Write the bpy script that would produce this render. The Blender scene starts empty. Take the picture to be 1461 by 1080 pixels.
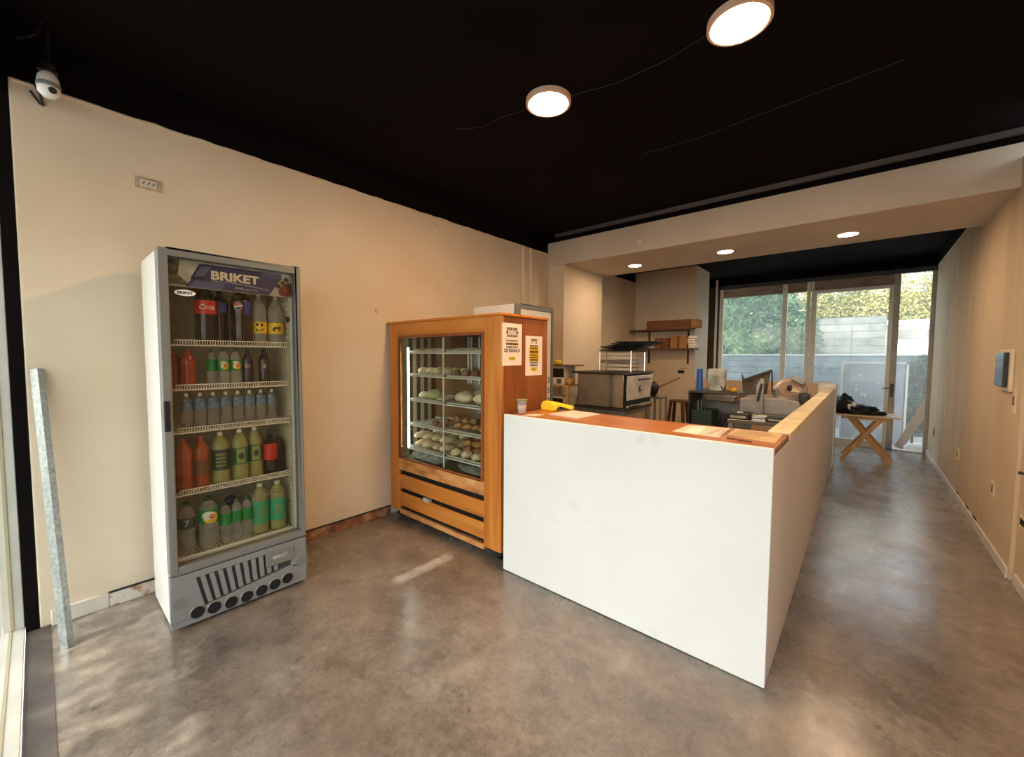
import bpy, bmesh, math, random
from mathutils import Vector, Matrix, noise
random.seed(11)
S = bpy.context.scene
C = S.collection
PI = math.pi

# ------------------------------------------------------------------ helpers
def lin(c):
    return tuple(((v/12.92) if v <= .04045 else ((v+.055)/1.055)**2.4) for v in c)
def rgb(r, g, b):
    return lin((r/255, g/255, b/255)) + (1,)

class MB:
    def __init__(s): s.bm = bmesh.new()
    def poly(s, pts):
        return s.bm.faces.new([s.bm.verts.new(p) for p in pts])
    def mesh(s, vs, fs, M=None):
        b = [s.bm.verts.new((M @ Vector(v)) if M else v) for v in vs]
        for f in fs:
            try: s.bm.faces.new([b[i] for i in f])
            except ValueError: pass
        return s
    def box(s, x0, x1, y0, y1, z0, z1, M=None):
        v = [(x, y, z) for z in (z0, z1) for y in (y0, y1) for x in (x0, x1)]
        return s.mesh(v, [(0,2,3,1),(4,5,7,6),(0,1,5,4),(2,6,7,3),(0,4,6,2),(1,3,7,5)], M)
    def obox(s, c, size, rx=0, ry=0, rz=0):
        M = Matrix.Translation(c) @ Matrix.Rotation(rz,4,'Z') @ Matrix.Rotation(ry,4,'Y') @ Matrix.Rotation(rx,4,'X')
        a, b, d = size[0]/2, size[1]/2, size[2]/2
        return s.box(-a, a, -b, b, -d, d, M)
    def bar(s, p0, p1, w, t, up=(0,0,1)):
        p0, p1 = Vector(p0), Vector(p1); d = p1-p0; L = d.length; z = d.normalized()
        x = Vector(up).cross(z)
        if x.length < 1e-4: x = Vector((1,0,0))
        x.normalize(); y = z.cross(x)
        M = Matrix((x, y, z)).transposed().to_4x4(); M.translation = p0
        return s.box(-w/2, w/2, -t/2, t/2, 0, L, M)
    def cyl(s, p0, p1, r0, r1=None, n=16, caps=True):
        r1 = r0 if r1 is None else r1
        p0, p1 = Vector(p0), Vector(p1); z = (p1-p0).normalized()
        x = z.orthogonal().normalized(); y = z.cross(x)
        vs, fs = [], []
        for p, r in ((p0, r0), (p1, r1)):
            for i in range(n):
                a = 2*PI*i/n; vs.append(p + x*r*math.cos(a) + y*r*math.sin(a))
        for i in range(n):
            j = (i+1) % n; fs.append((i, j, n+j, n+i))
        if caps: fs += [tuple(range(n))[::-1], tuple(range(n, 2*n))]
        return s.mesh(vs, fs)
    def lathe(s, prof, c=(0,0,0), n=20, M=None, caps=True):
        vs, fs = [], []
        for r, z in prof:
            for i in range(n):
                a = 2*PI*i/n; vs.append((c[0]+r*math.cos(a), c[1]+r*math.sin(a), c[2]+z))
        m = len(prof)
        for k in range(m-1):
            for i in range(n):
                j = (i+1) % n; fs.append((k*n+i, k*n+j, (k+1)*n+j, (k+1)*n+i))
        if caps: fs += [tuple(range(n))[::-1], tuple(range((m-1)*n, m*n))]
        return s.mesh(vs, fs, M)
    def tube(s, pts, r, n=8):
        pts = [Vector(p) for p in pts]; vs, fs = [], []
        for k, p in enumerate(pts):
            d = (pts[min(k+1, len(pts)-1)] - pts[max(k-1, 0)]).normalized()
            x = d.cross(Vector((0.13, .21, .97)))
            if x.length < 1e-3: x = d.orthogonal()
            x.normalize(); y = d.cross(x)
            rr = r[k] if isinstance(r, (list, tuple)) else r
            for i in range(n):
                a = 2*PI*i/n; vs.append(p + x*rr*math.cos(a) + y*rr*math.sin(a))
        for k in range(len(pts)-1):
            for i in range(n):
                j = (i+1) % n; fs.append((k*n+i, k*n+j, (k+1)*n+j, (k+1)*n+i))
        fs += [tuple(range(n))[::-1], tuple(range((len(pts)-1)*n, len(pts)*n))]
        return s.mesh(vs, fs)
    def blob(s, c, rx, ry, rz, amp=.15, freq=2, seed=0, M=None, nu=18, nv=11, flat=None):
        vs, fs = [], []
        for k in range(nv+1):
            t = PI*k/nv
            for i in range(nu):
                a = 2*PI*i/nu
                d = Vector((math.sin(t)*math.cos(a), math.sin(t)*math.sin(a), math.cos(t)))
                f = 1 + amp*noise.noise(d*freq + Vector((seed*3.7, seed*1.3, 5)))
                z = d.z*rz*f
                if flat is not None: z = max(z, -rz*flat)
                vs.append((c[0]+d.x*rx*f, c[1]+d.y*ry*f, c[2]+z))
        for k in range(nv):
            for i in range(nu):
                j = (i+1) % nu; fs.append((k*nu+i, (k+1)*nu+i, (k+1)*nu+j, k*nu+j))
        return s.mesh(vs, fs, M)
    def prism(s, pts, off):
        off = Vector(off); n = len(pts)
        vs = [Vector(p) for p in pts] + [Vector(p)+off for p in pts]
        fs = [tuple(range(n))[::-1], tuple(range(n, 2*n))] + [(i, (i+1)%n, n+(i+1)%n, n+i) for i in range(n)]
        return s.mesh(vs, fs)
    def build(s, name, m, parent=None, bevel=0, smooth=False, seg=2):
        bmesh.ops.remove_doubles(s.bm, verts=s.bm.verts, dist=1e-6)
        bmesh.ops.recalc_face_normals(s.bm, faces=s.bm.faces)
        me = bpy.data.meshes.new(name); s.bm.to_mesh(me); s.bm.free()
        o = bpy.data.objects.new(name, me); C.objects.link(o)
        if m: me.materials.append(m)
        if parent:
            off = Vector()
            p = parent
            while p: off += p.location; p = p.parent
            o.parent = parent; me.transform(Matrix.Translation(-off))
        else:
            lo = [min(v.co[i] for v in me.vertices) for i in range(3)]
            hi = [max(v.co[i] for v in me.vertices) for i in range(3)]
            b = Vector(((lo[0]+hi[0])/2, (lo[1]+hi[1])/2, lo[2]))
            me.transform(Matrix.Translation(-b)); o.location = b
        if smooth:
            for p in me.polygons: p.use_smooth = True
            try: me.set_sharp_from_angle(angle=math.radians(40))
            except Exception: pass
        if bevel:
            md = o.modifiers.new('b', 'BEVEL'); md.width = bevel; md.segments = seg; md.limit_method = 'ANGLE'
            md.angle_limit = math.radians(40)
        return o

def tag(o, label, cat, group=None):
    o['label'] = label; o['category'] = cat
    if group: o['group'] = group
    return o
def empty(name, loc, label, cat, group=None):
    o = bpy.data.objects.new(name, None); C.objects.link(o); o.location = loc
    o.empty_display_size = .1
    return tag(o, label, cat, group)
def struct(o):
    o['kind'] = 'structure'; return o
def sempty(name, loc=(0,0,0)):
    o = bpy.data.objects.new(name, None); C.objects.link(o); o.location = loc; o['kind'] = 'structure'; return o
def dup(o, parent=None):
    c = o.copy(); C.objects.link(c)
    if parent: c.parent = parent
    for ch in list(o.children): dup(ch, c)
    return c
def copy_to(o, loc, rz=0, label=None, scale=None):
    c = dup(o); c.location = loc; c.rotation_euler = (0, 0, rz)
    if scale: c.scale = scale
    if label: c['label'] = label
    return c

_tc = {}
def text_geo(body, size, bold=0.0, sx=1.0, shear=0.0, ext=.0006, align='CENTER'):
    key = (body, size, bold, sx, shear, ext, align)
    if key not in _tc:
        cu = bpy.data.curves.new('t', 'FONT'); cu.body = body; cu.size = size; cu.align_x = align; cu.align_y = 'CENTER'
        cu.extrude = ext; cu.offset = bold; cu.shear = shear; cu.resolution_u = 3
        ob = bpy.data.objects.new('t', cu); C.objects.link(ob)
        dg = bpy.context.evaluated_depsgraph_get()
        me = bpy.data.meshes.new_from_object(ob.evaluated_get(dg))
        vs = [(v.co.x*sx, v.co.y, v.co.z) for v in me.vertices]; fs = [tuple(p.vertices) for p in me.polygons]
        bpy.data.objects.remove(ob); bpy.data.curves.remove(cu); bpy.data.meshes.remove(me)
        _tc[key] = (vs, fs)
    return _tc[key]
def frame(origin, right, up):
    r, u = Vector(right).normalized(), Vector(up).normalized(); n = r.cross(u)
    M = Matrix((r, u, n)).transposed().to_4x4(); M.translation = origin
    return M
def text(mb, body, size, M, **k):
    vs, fs = text_geo(body, size, **k); mb.mesh(vs, fs, M); return mb
def wrap_pts(pts, r, zc, yaw):      # flat (x right, y up) -> on a cylinder round z
    out = []
    for x, y, z in pts:
        a = yaw + x/r; rr = r + z
        out.append((rr*math.cos(a), rr*math.sin(a), zc+y))
    return out

# ------------------------------------------------------------------ materials
def newmat(name):
    m = bpy.data.materials.new(name); m.use_nodes = True
    nt = m.node_tree; nt.nodes.clear()
    out = nt.nodes.new('ShaderNodeOutputMaterial')
    return m, nt, out
def node(nt, t, **k):
    n = nt.nodes.new(t)
    for a, v in k.items(): setattr(n, a, v)
    return n
def pbsdf(nt, col=None, rough=.5, metal=0, **k):
    p = nt.nodes.new('ShaderNodeBsdfPrincipled')
    if col: p.inputs['Base Color'].default_value = col
    p.inputs['Roughness'].default_value = rough; p.inputs['Metallic'].default_value = metal
    for a, v in k.items(): p.inputs[a].default_value = v
    return p
def plain(name, col, rough=.5, metal=0, bump=0, bscale=40, **k):
    m, nt, out = newmat(name); p = pbsdf(nt, col, rough, metal, **k)
    if bump:
        tc = node(nt, 'ShaderNodeTexCoord'); nz = node(nt, 'ShaderNodeTexNoise'); nz.inputs['Scale'].default_value = bscale
        b = node(nt, 'ShaderNodeBump'); b.inputs['Strength'].default_value = bump; b.inputs['Distance'].default_value = .01
        nt.links.new(tc.outputs['Object'], nz.inputs['Vector']); nt.links.new(nz.outputs['Fac'], b.inputs['Height'])
        nt.links.new(b.outputs['Normal'], p.inputs['Normal'])
    nt.links.new(p.outputs[0], out.inputs[0]); return m
def mottled(name, cols, scale=3, rough=.6, metal=0, stretch=(1,1,1), lo=.35, hi=.65, bump=0, detail=6, rvar=0, dist=0, stain=None):
    m, nt, out = newmat(name); p = pbsdf(nt, None, rough, metal)
    tc = node(nt, 'ShaderNodeTexCoord'); mp = node(nt, 'ShaderNodeMapping'); mp.inputs['Scale'].default_value = stretch
    nt.links.new(tc.outputs['Object'], mp.inputs['Vector'])
    nz = node(nt, 'ShaderNodeTexNoise'); nz.inputs['Scale'].default_value = scale; nz.inputs['Detail'].default_value = detail
    nz.inputs['Distortion'].default_value = dist
    nt.links.new(mp.outputs[0], nz.inputs['Vector'])
    cr = node(nt, 'ShaderNodeValToRGB'); e = cr.color_ramp.elements
    e[0].position = lo; e[0].color = cols[0]; e[1].position = hi; e[1].color = cols[-1]
    for i, c in enumerate(cols[1:-1]):
        q = e.new(lo+(hi-lo)*(i+1)/(len(cols)-1)); q.color = c
    nt.links.new(nz.outputs['Fac'], cr.inputs[0])
    col = cr.outputs[0]
    if stain:
        n2 = node(nt, 'ShaderNodeTexNoise'); n2.inputs['Scale'].default_value = stain[1]; n2.inputs['Detail'].default_value = 8
        nt.links.new(tc.outputs['Object'], n2.inputs['Vector'])
        r2 = node(nt, 'ShaderNodeValToRGB'); r2.color_ramp.elements[0].position = stain[2]; r2.color_ramp.elements[1].position = stain[3]
        nt.links.new(n2.outputs['Fac'], r2.inputs[0])
        mx = node(nt, 'ShaderNodeMixRGB'); mx.inputs[2].default_value = stain[0]
        nt.links.new(r2.outputs[0], mx.inputs[0]); nt.links.new(col, mx.inputs[1]); col = mx.outputs[0]
    nt.links.new(col, p.inputs['Base Color'])
    if rvar:
        mr = node(nt, 'ShaderNodeMapRange'); mr.inputs[3].default_value = rough-rvar; mr.inputs[4].default_value = rough+rvar
        nt.links.new(nz.outputs['Fac'], mr.inputs[0]); nt.links.new(mr.outputs[0], p.inputs['Roughness'])
    if bump:
        b = node(nt, 'ShaderNodeBump'); b.inputs['Strength'].default_value = bump; b.inputs['Distance'].default_value = .01
        nt.links.new(nz.outputs['Fac'], b.inputs['Height']); nt.links.new(b.outputs['Normal'], p.inputs['Normal'])
    nt.links.new(p.outputs[0], out.inputs[0]); return m
def glassy(name, tint, gloss=1.0, rough=0.0, dust=0.0, dustcol=(.8,.85,.85,1), ior=1.45):
    m, nt, out = newmat(name)
    t = node(nt, 'ShaderNodeBsdfTransparent'); t.inputs[0].default_value = tint
    g = node(nt, 'ShaderNodeBsdfGlossy'); g.inputs['Roughness'].default_value = rough; g.inputs[0].default_value = (gloss,gloss,gloss,1)
    f = node(nt, 'ShaderNodeFresnel'); f.inputs[0].default_value = ior
    mx = node(nt, 'ShaderNodeMixShader'); L = nt.links.new
    ge = node(nt, 'ShaderNodeNewGeometry'); iv = node(nt, 'ShaderNodeMath', operation='SUBTRACT'); iv.inputs[0].default_value = 1
    ml = node(nt, 'ShaderNodeMath', operation='MULTIPLY'); L(ge.outputs['Backfacing'], iv.inputs[1]); L(f.outputs[0], ml.inputs[0]); L(iv.outputs[0], ml.inputs[1])
    L(ml.outputs[0], mx.inputs[0]); L(t.outputs[0], mx.inputs[1]); L(g.outputs[0], mx.inputs[2])
    last = mx.outputs[0]
    if dust:
        d = node(nt, 'ShaderNodeBsdfTranslucent'); d.inputs[0].default_value = dustcol
        d2 = node(nt, 'ShaderNodeBsdfDiffuse'); d2.inputs[0].default_value = dustcol
        a = node(nt, 'ShaderNodeMixShader'); a.inputs[0].default_value = .5
        L(d.outputs[0], a.inputs[1]); L(d2.outputs[0], a.inputs[2])
        m2 = node(nt, 'ShaderNodeMixShader'); m2.inputs[0].default_value = dust
        L(last, m2.inputs[1]); L(a.outputs[0], m2.inputs[2]); last = m2.outputs[0]
    L(last, out.inputs[0]); return m
def clearplastic(name, tint, body, mix=.35, rough=.12):
    m, nt, out = newmat(name)
    t = node(nt, 'ShaderNodeBsdfTransparent'); t.inputs[0].default_value = tint
    p = pbsdf(nt, body, rough)
    mx = node(nt, 'ShaderNodeMixShader'); mx.inputs[0].default_value = mix
    nt.links.new(t.outputs[0], mx.inputs[1]); nt.links.new(p.outputs[0], mx.inputs[2]); nt.links.new(mx.outputs[0], out.inputs[0]); return m
def emit(name, col, st):
    m, nt, out = newmat(name); e = node(nt, 'ShaderNodeEmission'); e.inputs[0].default_value = col; e.inputs[1].default_value = st
    nt.links.new(e.outputs[0], out.inputs[0]); return m

def floor_mat():
    m, nt, out = newmat('polished_concrete'); p = pbsdf(nt, None, .4); L = nt.links.new
    tc = node(nt, 'ShaderNodeTexCoord'); O = tc.outputs['Object']
    def nz(scale, detail=8, rough=.6, dist=0, vec=None):
        n = node(nt, 'ShaderNodeTexNoise'); n.inputs['Scale'].default_value = scale; n.inputs['Detail'].default_value = detail
        n.inputs['Roughness'].default_value = rough; n.inputs['Distortion'].default_value = dist; L(vec or O, n.inputs['Vector']); return n.outputs[0]
    def ramp(v, *stops):
        r = node(nt, 'ShaderNodeValToRGB'); e = r.color_ramp.elements
        e[0].position, e[0].color = stops[0]; e[1].position, e[1].color = stops[-1]
        for q, c in stops[1:-1]:
            k = e.new(q); k.color = c
        L(v, r.inputs[0]); return r.outputs[0]
    def mix(f, a, b, typ='MIX'):
        x = node(nt, 'ShaderNodeMixRGB', blend_type=typ)
        for v, k in ((f, 0), (a, 1), (b, 2)):
            if isinstance(v, (int, float, tuple)): x.inputs[k].default_value = v
            else: L(v, x.inputs[k])
        return x.outputs[0]
    def math_(op, a, b=0):
        x = node(nt, 'ShaderNodeMath', operation=op)
        for v, k in ((a, 0), (b, 1)):
            if isinstance(v, (int, float)): x.inputs[k].default_value = v
            else: L(v, x.inputs[k])
        return x.outputs[0]
    mp = node(nt, 'ShaderNodeMapping'); mp.inputs['Scale'].default_value = (1.0, .5, 1); mp.inputs['Rotation'].default_value = (0,0,.9); L(O, mp.inputs[0])
    big = ramp(nz(1.1, 8, .6, .3), (.30, rgb(104,95,89)), (.5, rgb(138,128,119)), (.70, rgb(166,157,147)))
    mid = ramp(nz(7, 10, .72, .25), (.36, (.62,.60,.58,1)), (.5, (.92,.9,.88,1)), (.66, (1.16,1.14,1.1,1)))
    fine = ramp(nz(38, 6, .75), (.34, (.66,.64,.62,1)), (.6, (1.05,1.04,1.03,1)))
    col = mix(.8, mix(.85, big, mid, 'MULTIPLY'), fine, 'MULTIPLY')
    worn = ramp(nz(2.3, 10, .7, .2), (.60, (0,0,0,1)), (.68, (1,1,1,1)))
    col = mix(math_('MULTIPLY', worn, .45), col, rgb(84,70,64))
    specks = ramp(nz(16, 3, .5, .1), (.70, (0,0,0,1)), (.73, (1,1,1,1)))
    col = mix(math_('MULTIPLY', specks, .5), col, rgb(62,54,50))
    sp = node(nt, 'ShaderNodeSeparateXYZ'); L(O, sp.inputs[0]); X, Y = sp.outputs[0], sp.outputs[1]
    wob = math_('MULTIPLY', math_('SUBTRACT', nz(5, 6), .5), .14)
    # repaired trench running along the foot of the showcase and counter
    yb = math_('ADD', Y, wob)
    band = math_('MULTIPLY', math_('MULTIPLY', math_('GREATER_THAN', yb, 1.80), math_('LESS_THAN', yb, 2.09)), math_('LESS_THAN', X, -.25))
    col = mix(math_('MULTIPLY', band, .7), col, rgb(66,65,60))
    jo = None
    for yy in (4.05, 5.53, 7.0):
        c = math_('LESS_THAN', math_('ABSOLUTE', math_('ADD', math_('SUBTRACT', Y, yy), math_('MULTIPLY', wob, .2))), .007)
        jo = c if jo is None else math_('MAXIMUM', jo, c)
    col = mix(math_('MULTIPLY', math_('MULTIPLY', jo, .6), math_('GREATER_THAN', X, -.28)), col, rgb(45,38,34))
    L(col, p.inputs['Base Color'])
    st = nz(9, 8, .7, .5, mp.outputs[0])
    mr = node(nt, 'ShaderNodeMapRange'); mr.inputs[1].default_value = .32; mr.inputs[2].default_value = .68; mr.inputs[3].default_value = .11; mr.inputs[4].default_value = .42
    L(nz(2.2, 8, .65, .4), mr.inputs[0]); L(mr.outputs[0], p.inputs['Roughness'])
    b1 = node(nt, 'ShaderNodeBump'); b1.inputs['Strength'].default_value = .22; b1.inputs['Distance'].default_value = .008; L(st, b1.inputs['Height'])
    p.inputs['Coat Weight'].default_value = .4; p.inputs['Coat Roughness'].default_value = .16; p.inputs['Coat IOR'].default_value = 1.6
    L(b1.outputs['Normal'], p.inputs['Normal']); L(b1.outputs['Normal'], p.inputs['Coat Normal']); L(p.outputs[0], out.inputs[0]); return m
def wood(name, a, b, c, scale=1.0, axis=2, rough=.4, fine=14):
    st = [fine, fine, fine]; st[axis] = 1.1
    return mottled(name, [a, b, c], scale=scale, rough=rough, stretch=tuple(st), lo=.3, hi=.7, detail=5, dist=.6)
def blockwall(name, c1, c2, mort, sc=1.0, bw=.45, rh=.2):
    m, nt, out = newmat(name); p = pbsdf(nt, None, .9); L = nt.links.new
    tc = node(nt, 'ShaderNodeTexCoord'); mp = node(nt, 'ShaderNodeMapping'); mp.inputs['Rotation'].default_value = (PI/2,0,0)
    sx = node(nt, 'ShaderNodeSeparateXYZ'); cx = node(nt, 'ShaderNodeCombineXYZ'); L(tc.outputs['Object'], sx.inputs[0])
    L(sx.outputs[0], cx.inputs[0]); L(sx.outputs[2], cx.inputs[1])
    br = node(nt, 'ShaderNodeTexBrick'); br.inputs['Color1'].default_value = c1; br.inputs['Color2'].default_value = c2; br.inputs['Mortar'].default_value = mort
    br.inputs['Scale'].default_value = sc; br.inputs['Brick Width'].default_value = bw; br.inputs['Row Height'].default_value = rh; br.inputs['Mortar Size'].default_value = .008
    L(cx.outputs[0], br.inputs['Vector'])
    nz = node(nt, 'ShaderNodeTexNoise'); nz.inputs['Scale'].default_value = 2.5; nz.inputs['Detail'].default_value = 9; nz.inputs['Roughness'].default_value = .7; L(tc.outputs['Object'], nz.inputs['Vector'])
    cr = node(nt, 'ShaderNodeValToRGB'); cr.color_ramp.elements[0].position = .35; cr.color_ramp.elements[0].color = (.45,.47,.48,1); cr.color_ramp.elements[1].position = .65; cr.color_ramp.elements[1].color = (1.1,1.1,1.1,1)
    L(nz.outputs[0], cr.inputs[0])
    mu = node(nt, 'ShaderNodeMixRGB', blend_type='MULTIPLY'); mu.inputs[0].default_value = 1; L(br.outputs[0], mu.inputs[1]); L(cr.outputs[0], mu.inputs[2])
    L(mu.outputs[0], p.inputs[0]); L(p.outputs[0], out.inputs[0]); return m

M = {}
wallc = [rgb(204,184,156), rgb(212,194,168), rgb(218,202,178)]
M['wall'] = mottled('cream_plaster', wallc, scale=1.2, rough=.75, lo=.3, hi=.7, detail=8, bump=.05, stain=(rgb(160,134,104), 9, .73, .77))
M['wall_r'] = mottled('cream_plaster_streaked', [rgb(188,164,132), rgb(202,178,146), rgb(206,184,154)], scale=1.0, rough=.7, stretch=(3,3,.35), lo=.3, hi=.7, detail=7, bump=.04)
M['beamw'] = mottled('beam_plaster', [rgb(196,180,160), rgb(206,192,174)], scale=1.5, rough=.8)
M['white_r'] = mottled('white_board', [rgb(222,222,218), rgb(232,232,228)], scale=1.5, rough=.55, lo=.3, hi=.7, bump=.04, stain=(rgb(206,196,190), 5.5, .66, .9))
M['side_r'] = mottled('white_board_streaked', [rgb(214,214,222), rgb(226,226,232)], scale=.8, rough=.6, stretch=(2.5,2.5,.5), lo=.35, hi=.65)
M['black'] = mottled('black_paint', [rgb(12,8,8), rgb(17,12,12)], scale=2, rough=.85)
for n_ in M['black'].node_tree.nodes:
    if n_.type == 'BSDF_PRINCIPLED': n_.inputs['Specular IOR Level'].default_value = .08
M['darkmetal'] = plain('dark_grey_metal', rgb(58,54,52), .45, .3)
M['floor'] = floor_mat()
M['strip'] = mottled('dark_floor_strip', [rgb(76,66,58), rgb(98,88,78)], scale=6, rough=.6)
M['palealu'] = mottled('pale_painted_metal', [rgb(206,200,184), rgb(222,218,204)], scale=3, rough=.45)
M['yellowish'] = plain('yellowed_seal', rgb(186,174,140), .6)
M['brown_skirt'] = mottled('bare_brick_skirt', [rgb(88,52,30), rgb(140,92,60), rgb(176,150,124)], scale=9, rough=.9, lo=.3, hi=.75, bump=.5)
M['skirt_w'] = mottled('white_skirt', [rgb(198,188,174), rgb(214,206,192)], scale=4, rough=.6)
M['glass'] = glassy('clear_glass', (.93,.95,.94,1))
M['fglass'] = glassy('door_glass', (.86,.85,.81,1), gloss=.8)
M['sglass'] = glassy('case_glass', (.9,.93,.9,1), gloss=.8)
M['dglass'] = glassy('dusty_glass', (.92,.95,.95,1), gloss=.7, dust=.13)
M['white_e'] = plain('white_enamel', rgb(232,230,224), .25)
M['grey_fr'] = plain('grey_profile', rgb(122,122,118), .4, .15)
M['grey_pl'] = plain('grey_plastic', rgb(126,128,128), .45)
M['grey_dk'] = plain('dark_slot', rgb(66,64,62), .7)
M['hole'] = plain('black_void', rgb(8,8,8), .9)
M['blackp'] = plain('black_plastic', rgb(16,16,17), .4)
M['liner'] = plain('cream_liner', rgb(206,196,168), .5)
M['wire'] = plain('white_wire', rgb(228,222,206), .35)
M['navy'] = plain('navy_print', rgb(52,54,104), .5)
M['navy2'] = plain('slate_print', rgb(92,98,138), .5)
M['navy3'] = plain('dark_navy_print', rgb(34,34,66), .5)
M['silverp'] = mottled('silver_print', [rgb(150,148,140), rgb(198,194,182)], scale=14, rough=.5)
M['leafp'] = mottled('leaf_print', [rgb(40,36,28), rgb(110,104,78)], scale=30, rough=.6)
M['berry'] = mottled('berry_print', [rgb(84,22,24), rgb(150,56,56)], scale=40, rough=.5)
M['berryd'] = plain('dark_berry_print', rgb(50,26,22), .5)
M['cream'] = plain('cream_letter', rgb(240,226,196), .5)
M['ink'] = plain('black_ink', rgb(24,22,22), .6)
M['greyink'] = plain('grey_ink', rgb(96,88,84), .6)
M['whitep'] = plain('white_print', rgb(236,236,230), .5)
M['paper'] = mottled('white_paper', [rgb(236,222,212), rgb(242,232,224)], scale=8, rough=.8)
M['pinkpaper'] = mottled('pinkish_paper', [rgb(228,196,182), rgb(236,208,196)], scale=8, rough=.8)
M['tanpaper'] = mottled('tan_paper', [rgb(196,162,120), rgb(210,180,140)], scale=6, rough=.8)
M['yel'] = plain('yellow_print', rgb(232,196,40), .5)
M['yellow'] = plain('yellow_plastic', rgb(246,208,28), .35)
M['olive'] = plain('olive_print', rgb(176,150,38), .6)
M['red'] = plain('red_label', rgb(200,44,36), .4)
M['blue'] = plain('blue_label', rgb(52,58,150), .4)
M['cola'] = plain('cola', rgb(40,22,16), .12)
M['colad'] = plain('dark_soda', rgb(52,34,44), .12)
M['orange'] = clearplastic('orange_drink', rgb(200,120,70), rgb(190,96,52), .75)
M['redor'] = clearplastic('red_drink', rgb(190,90,56), rgb(172,70,42), .85)
M['clear'] = clearplastic('clear_soda', (.93,.94,.91,1), rgb(200,200,190), .3)
M['clearw'] = clearplastic('clear_water', (.86,.86,.84,1), rgb(186,178,168), .3)
M['lime'] = clearplastic('pale_green_drink', rgb(206,206,140), rgb(186,182,120), .6)
M['green'] = plain('green_label', rgb(24,140,62), .4)
M['teal'] = plain('mint_green_label', rgb(52,158,112), .45)
M['bluelab'] = mottled('pale_blue_label', [rgb(84,104,130), rgb(130,148,168)], scale=60, rough=.45)
M['capg'] = plain('green_cap', rgb(30,96,48), .4)
M['capw'] = plain('white_cap', rgb(226,222,212), .4)
M['capr'] = plain('red_cap', rgb(190,70,40), .4)
M['film'] = clearplastic('shrink_film', (.9,.9,.9,1), rgb(210,206,214), .25)
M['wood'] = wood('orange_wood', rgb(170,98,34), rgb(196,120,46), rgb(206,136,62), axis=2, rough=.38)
M['woodh'] = wood('orange_wood_rail', rgb(170,98,34), rgb(194,120,48), rgb(206,136,62), axis=0, rough=.38)
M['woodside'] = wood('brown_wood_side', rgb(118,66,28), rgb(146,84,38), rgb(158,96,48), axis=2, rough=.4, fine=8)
M['woodworn'] = mottled('worn_wood', [rgb(140,84,40), rgb(200,136,76), rgb(214,164,110)], scale=9, rough=.6, stretch=(.6,1,1.4), lo=.3, hi=.7)
M['woodfr'] = wood('red_brown_bead', rgb(118,58,26), rgb(140,74,36), rgb(150,84,44), axis=2, rough=.4)
M['top'] = wood('orange_worktop', rgb(142,82,36), rgb(176,106,50), rgb(188,120,62), axis=0, rough=.32, fine=9)
M['ply'] = mottled('raw_pine_edge', [rgb(208,186,146), rgb(228,212,178), rgb(234,222,196)], scale=10, rough=.7, stretch=(1,.5,1), lo=.3, hi=.7)
M['mdf'] = mottled('tan_board', [rgb(190,158,134), rgb(206,174,150)], scale=3, rough=.7)
M['pine'] = wood('pine', rgb(170,124,72), rgb(196,152,98), rgb(208,168,116), axis=2, rough=.55, fine=10)
M['pinetop'] = wood('pine_top', rgb(196,170,136), rgb(214,192,160), rgb(222,202,176), axis=0, rough=.4, fine=8)
M['dkwood'] = wood('dark_stool_wood', rgb(62,34,18), rgb(84,48,26), rgb(98,58,34), axis=2, rough=.45)
M['shelfw'] = wood('brown_shelf', rgb(76,46,26), rgb(102,64,38), rgb(112,74,46), axis=0, rough=.5)
M['card'] = mottled('cardboard', [rgb(150,104,62), rgb(170,122,76)], scale=4, rough=.85)
M['carddk'] = mottled('brown_cardboard', [rgb(104,66,38), rgb(132,88,52)], scale=8, rough=.85, stretch=(1,1,5))
M['steel'] = mottled('brushed_steel', [rgb(138,130,122), rgb(166,158,150)], scale=3, rough=.2, metal=.75, rvar=.06)
M['steelw'] = mottled('worn_steel_door', [rgb(198,192,184), rgb(226,222,214)], scale=5, rough=.34, metal=.15, stretch=(1,1,2), stain=(rgb(110,76,56), 4, .55, .8))
M['bladem'] = plain('blade_steel_reflection', rgb(164,140,126), .3, .35)  # pinkish reflection put into the blade's base colour
M['barm'] = plain('grey_metal_bar', rgb(96,90,86), .45, .3)
M['ovencase'] = mottled('oven_case_steel', [rgb(146,138,130), rgb(176,168,160)], scale=3, rough=.1, metal=.8, rvar=.03)
M['steelg'] = mottled('grey_cast_metal', [rgb(132,124,118), rgb(162,154,146)], scale=6, rough=.42, metal=.35)
M['steeld'] = mottled('dark_steel', [rgb(70,64,60), rgb(104,96,90)], scale=6, rough=.35, metal=.7)
M['chrome'] = plain('chrome', rgb(210,206,200), .12, 1)
M['galv'] = mottled('galvanised_steel', [rgb(120,124,122), rgb(162,166,162)], scale=60, rough=.35, metal=.4, lo=.3, hi=.7)
M['soot'] = plain('black_tray', rgb(20,19,20), .5, .3)
M['dkslab'] = mottled('dark_slab', [rgb(44,32,26), rgb(66,52,44)], scale=6, rough=.4)
M['bread1'] = mottled('pale_crust', [rgb(196,160,112), rgb(226,204,166), rgb(236,222,194)], scale=22, rough=.75, lo=.3, hi=.7)
M['bread2'] = mottled('golden_crust', [rgb(140,90,44), rgb(186,132,74), rgb(216,178,124)], scale=26, rough=.6, lo=.3, hi=.7)
M['bread3'] = mottled('brown_crust', [rgb(104,66,38), rgb(150,104,66), rgb(176,134,96)], scale=26, rough=.65, lo=.3, hi=.7)
M['breadg'] = mottled('pale_green_bun', [rgb(150,150,96), rgb(186,186,130)], scale=14, rough=.7)
M['bag'] = clearplastic('plastic_bag', (.9,.92,.9,1), rgb(196,200,190), .5, .25)
M['traym'] = plain('pale_tray', rgb(196,194,184), .35, .3)
M['led'] = emit('cool_tube', (.9,1,.95,1), 14)
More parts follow.
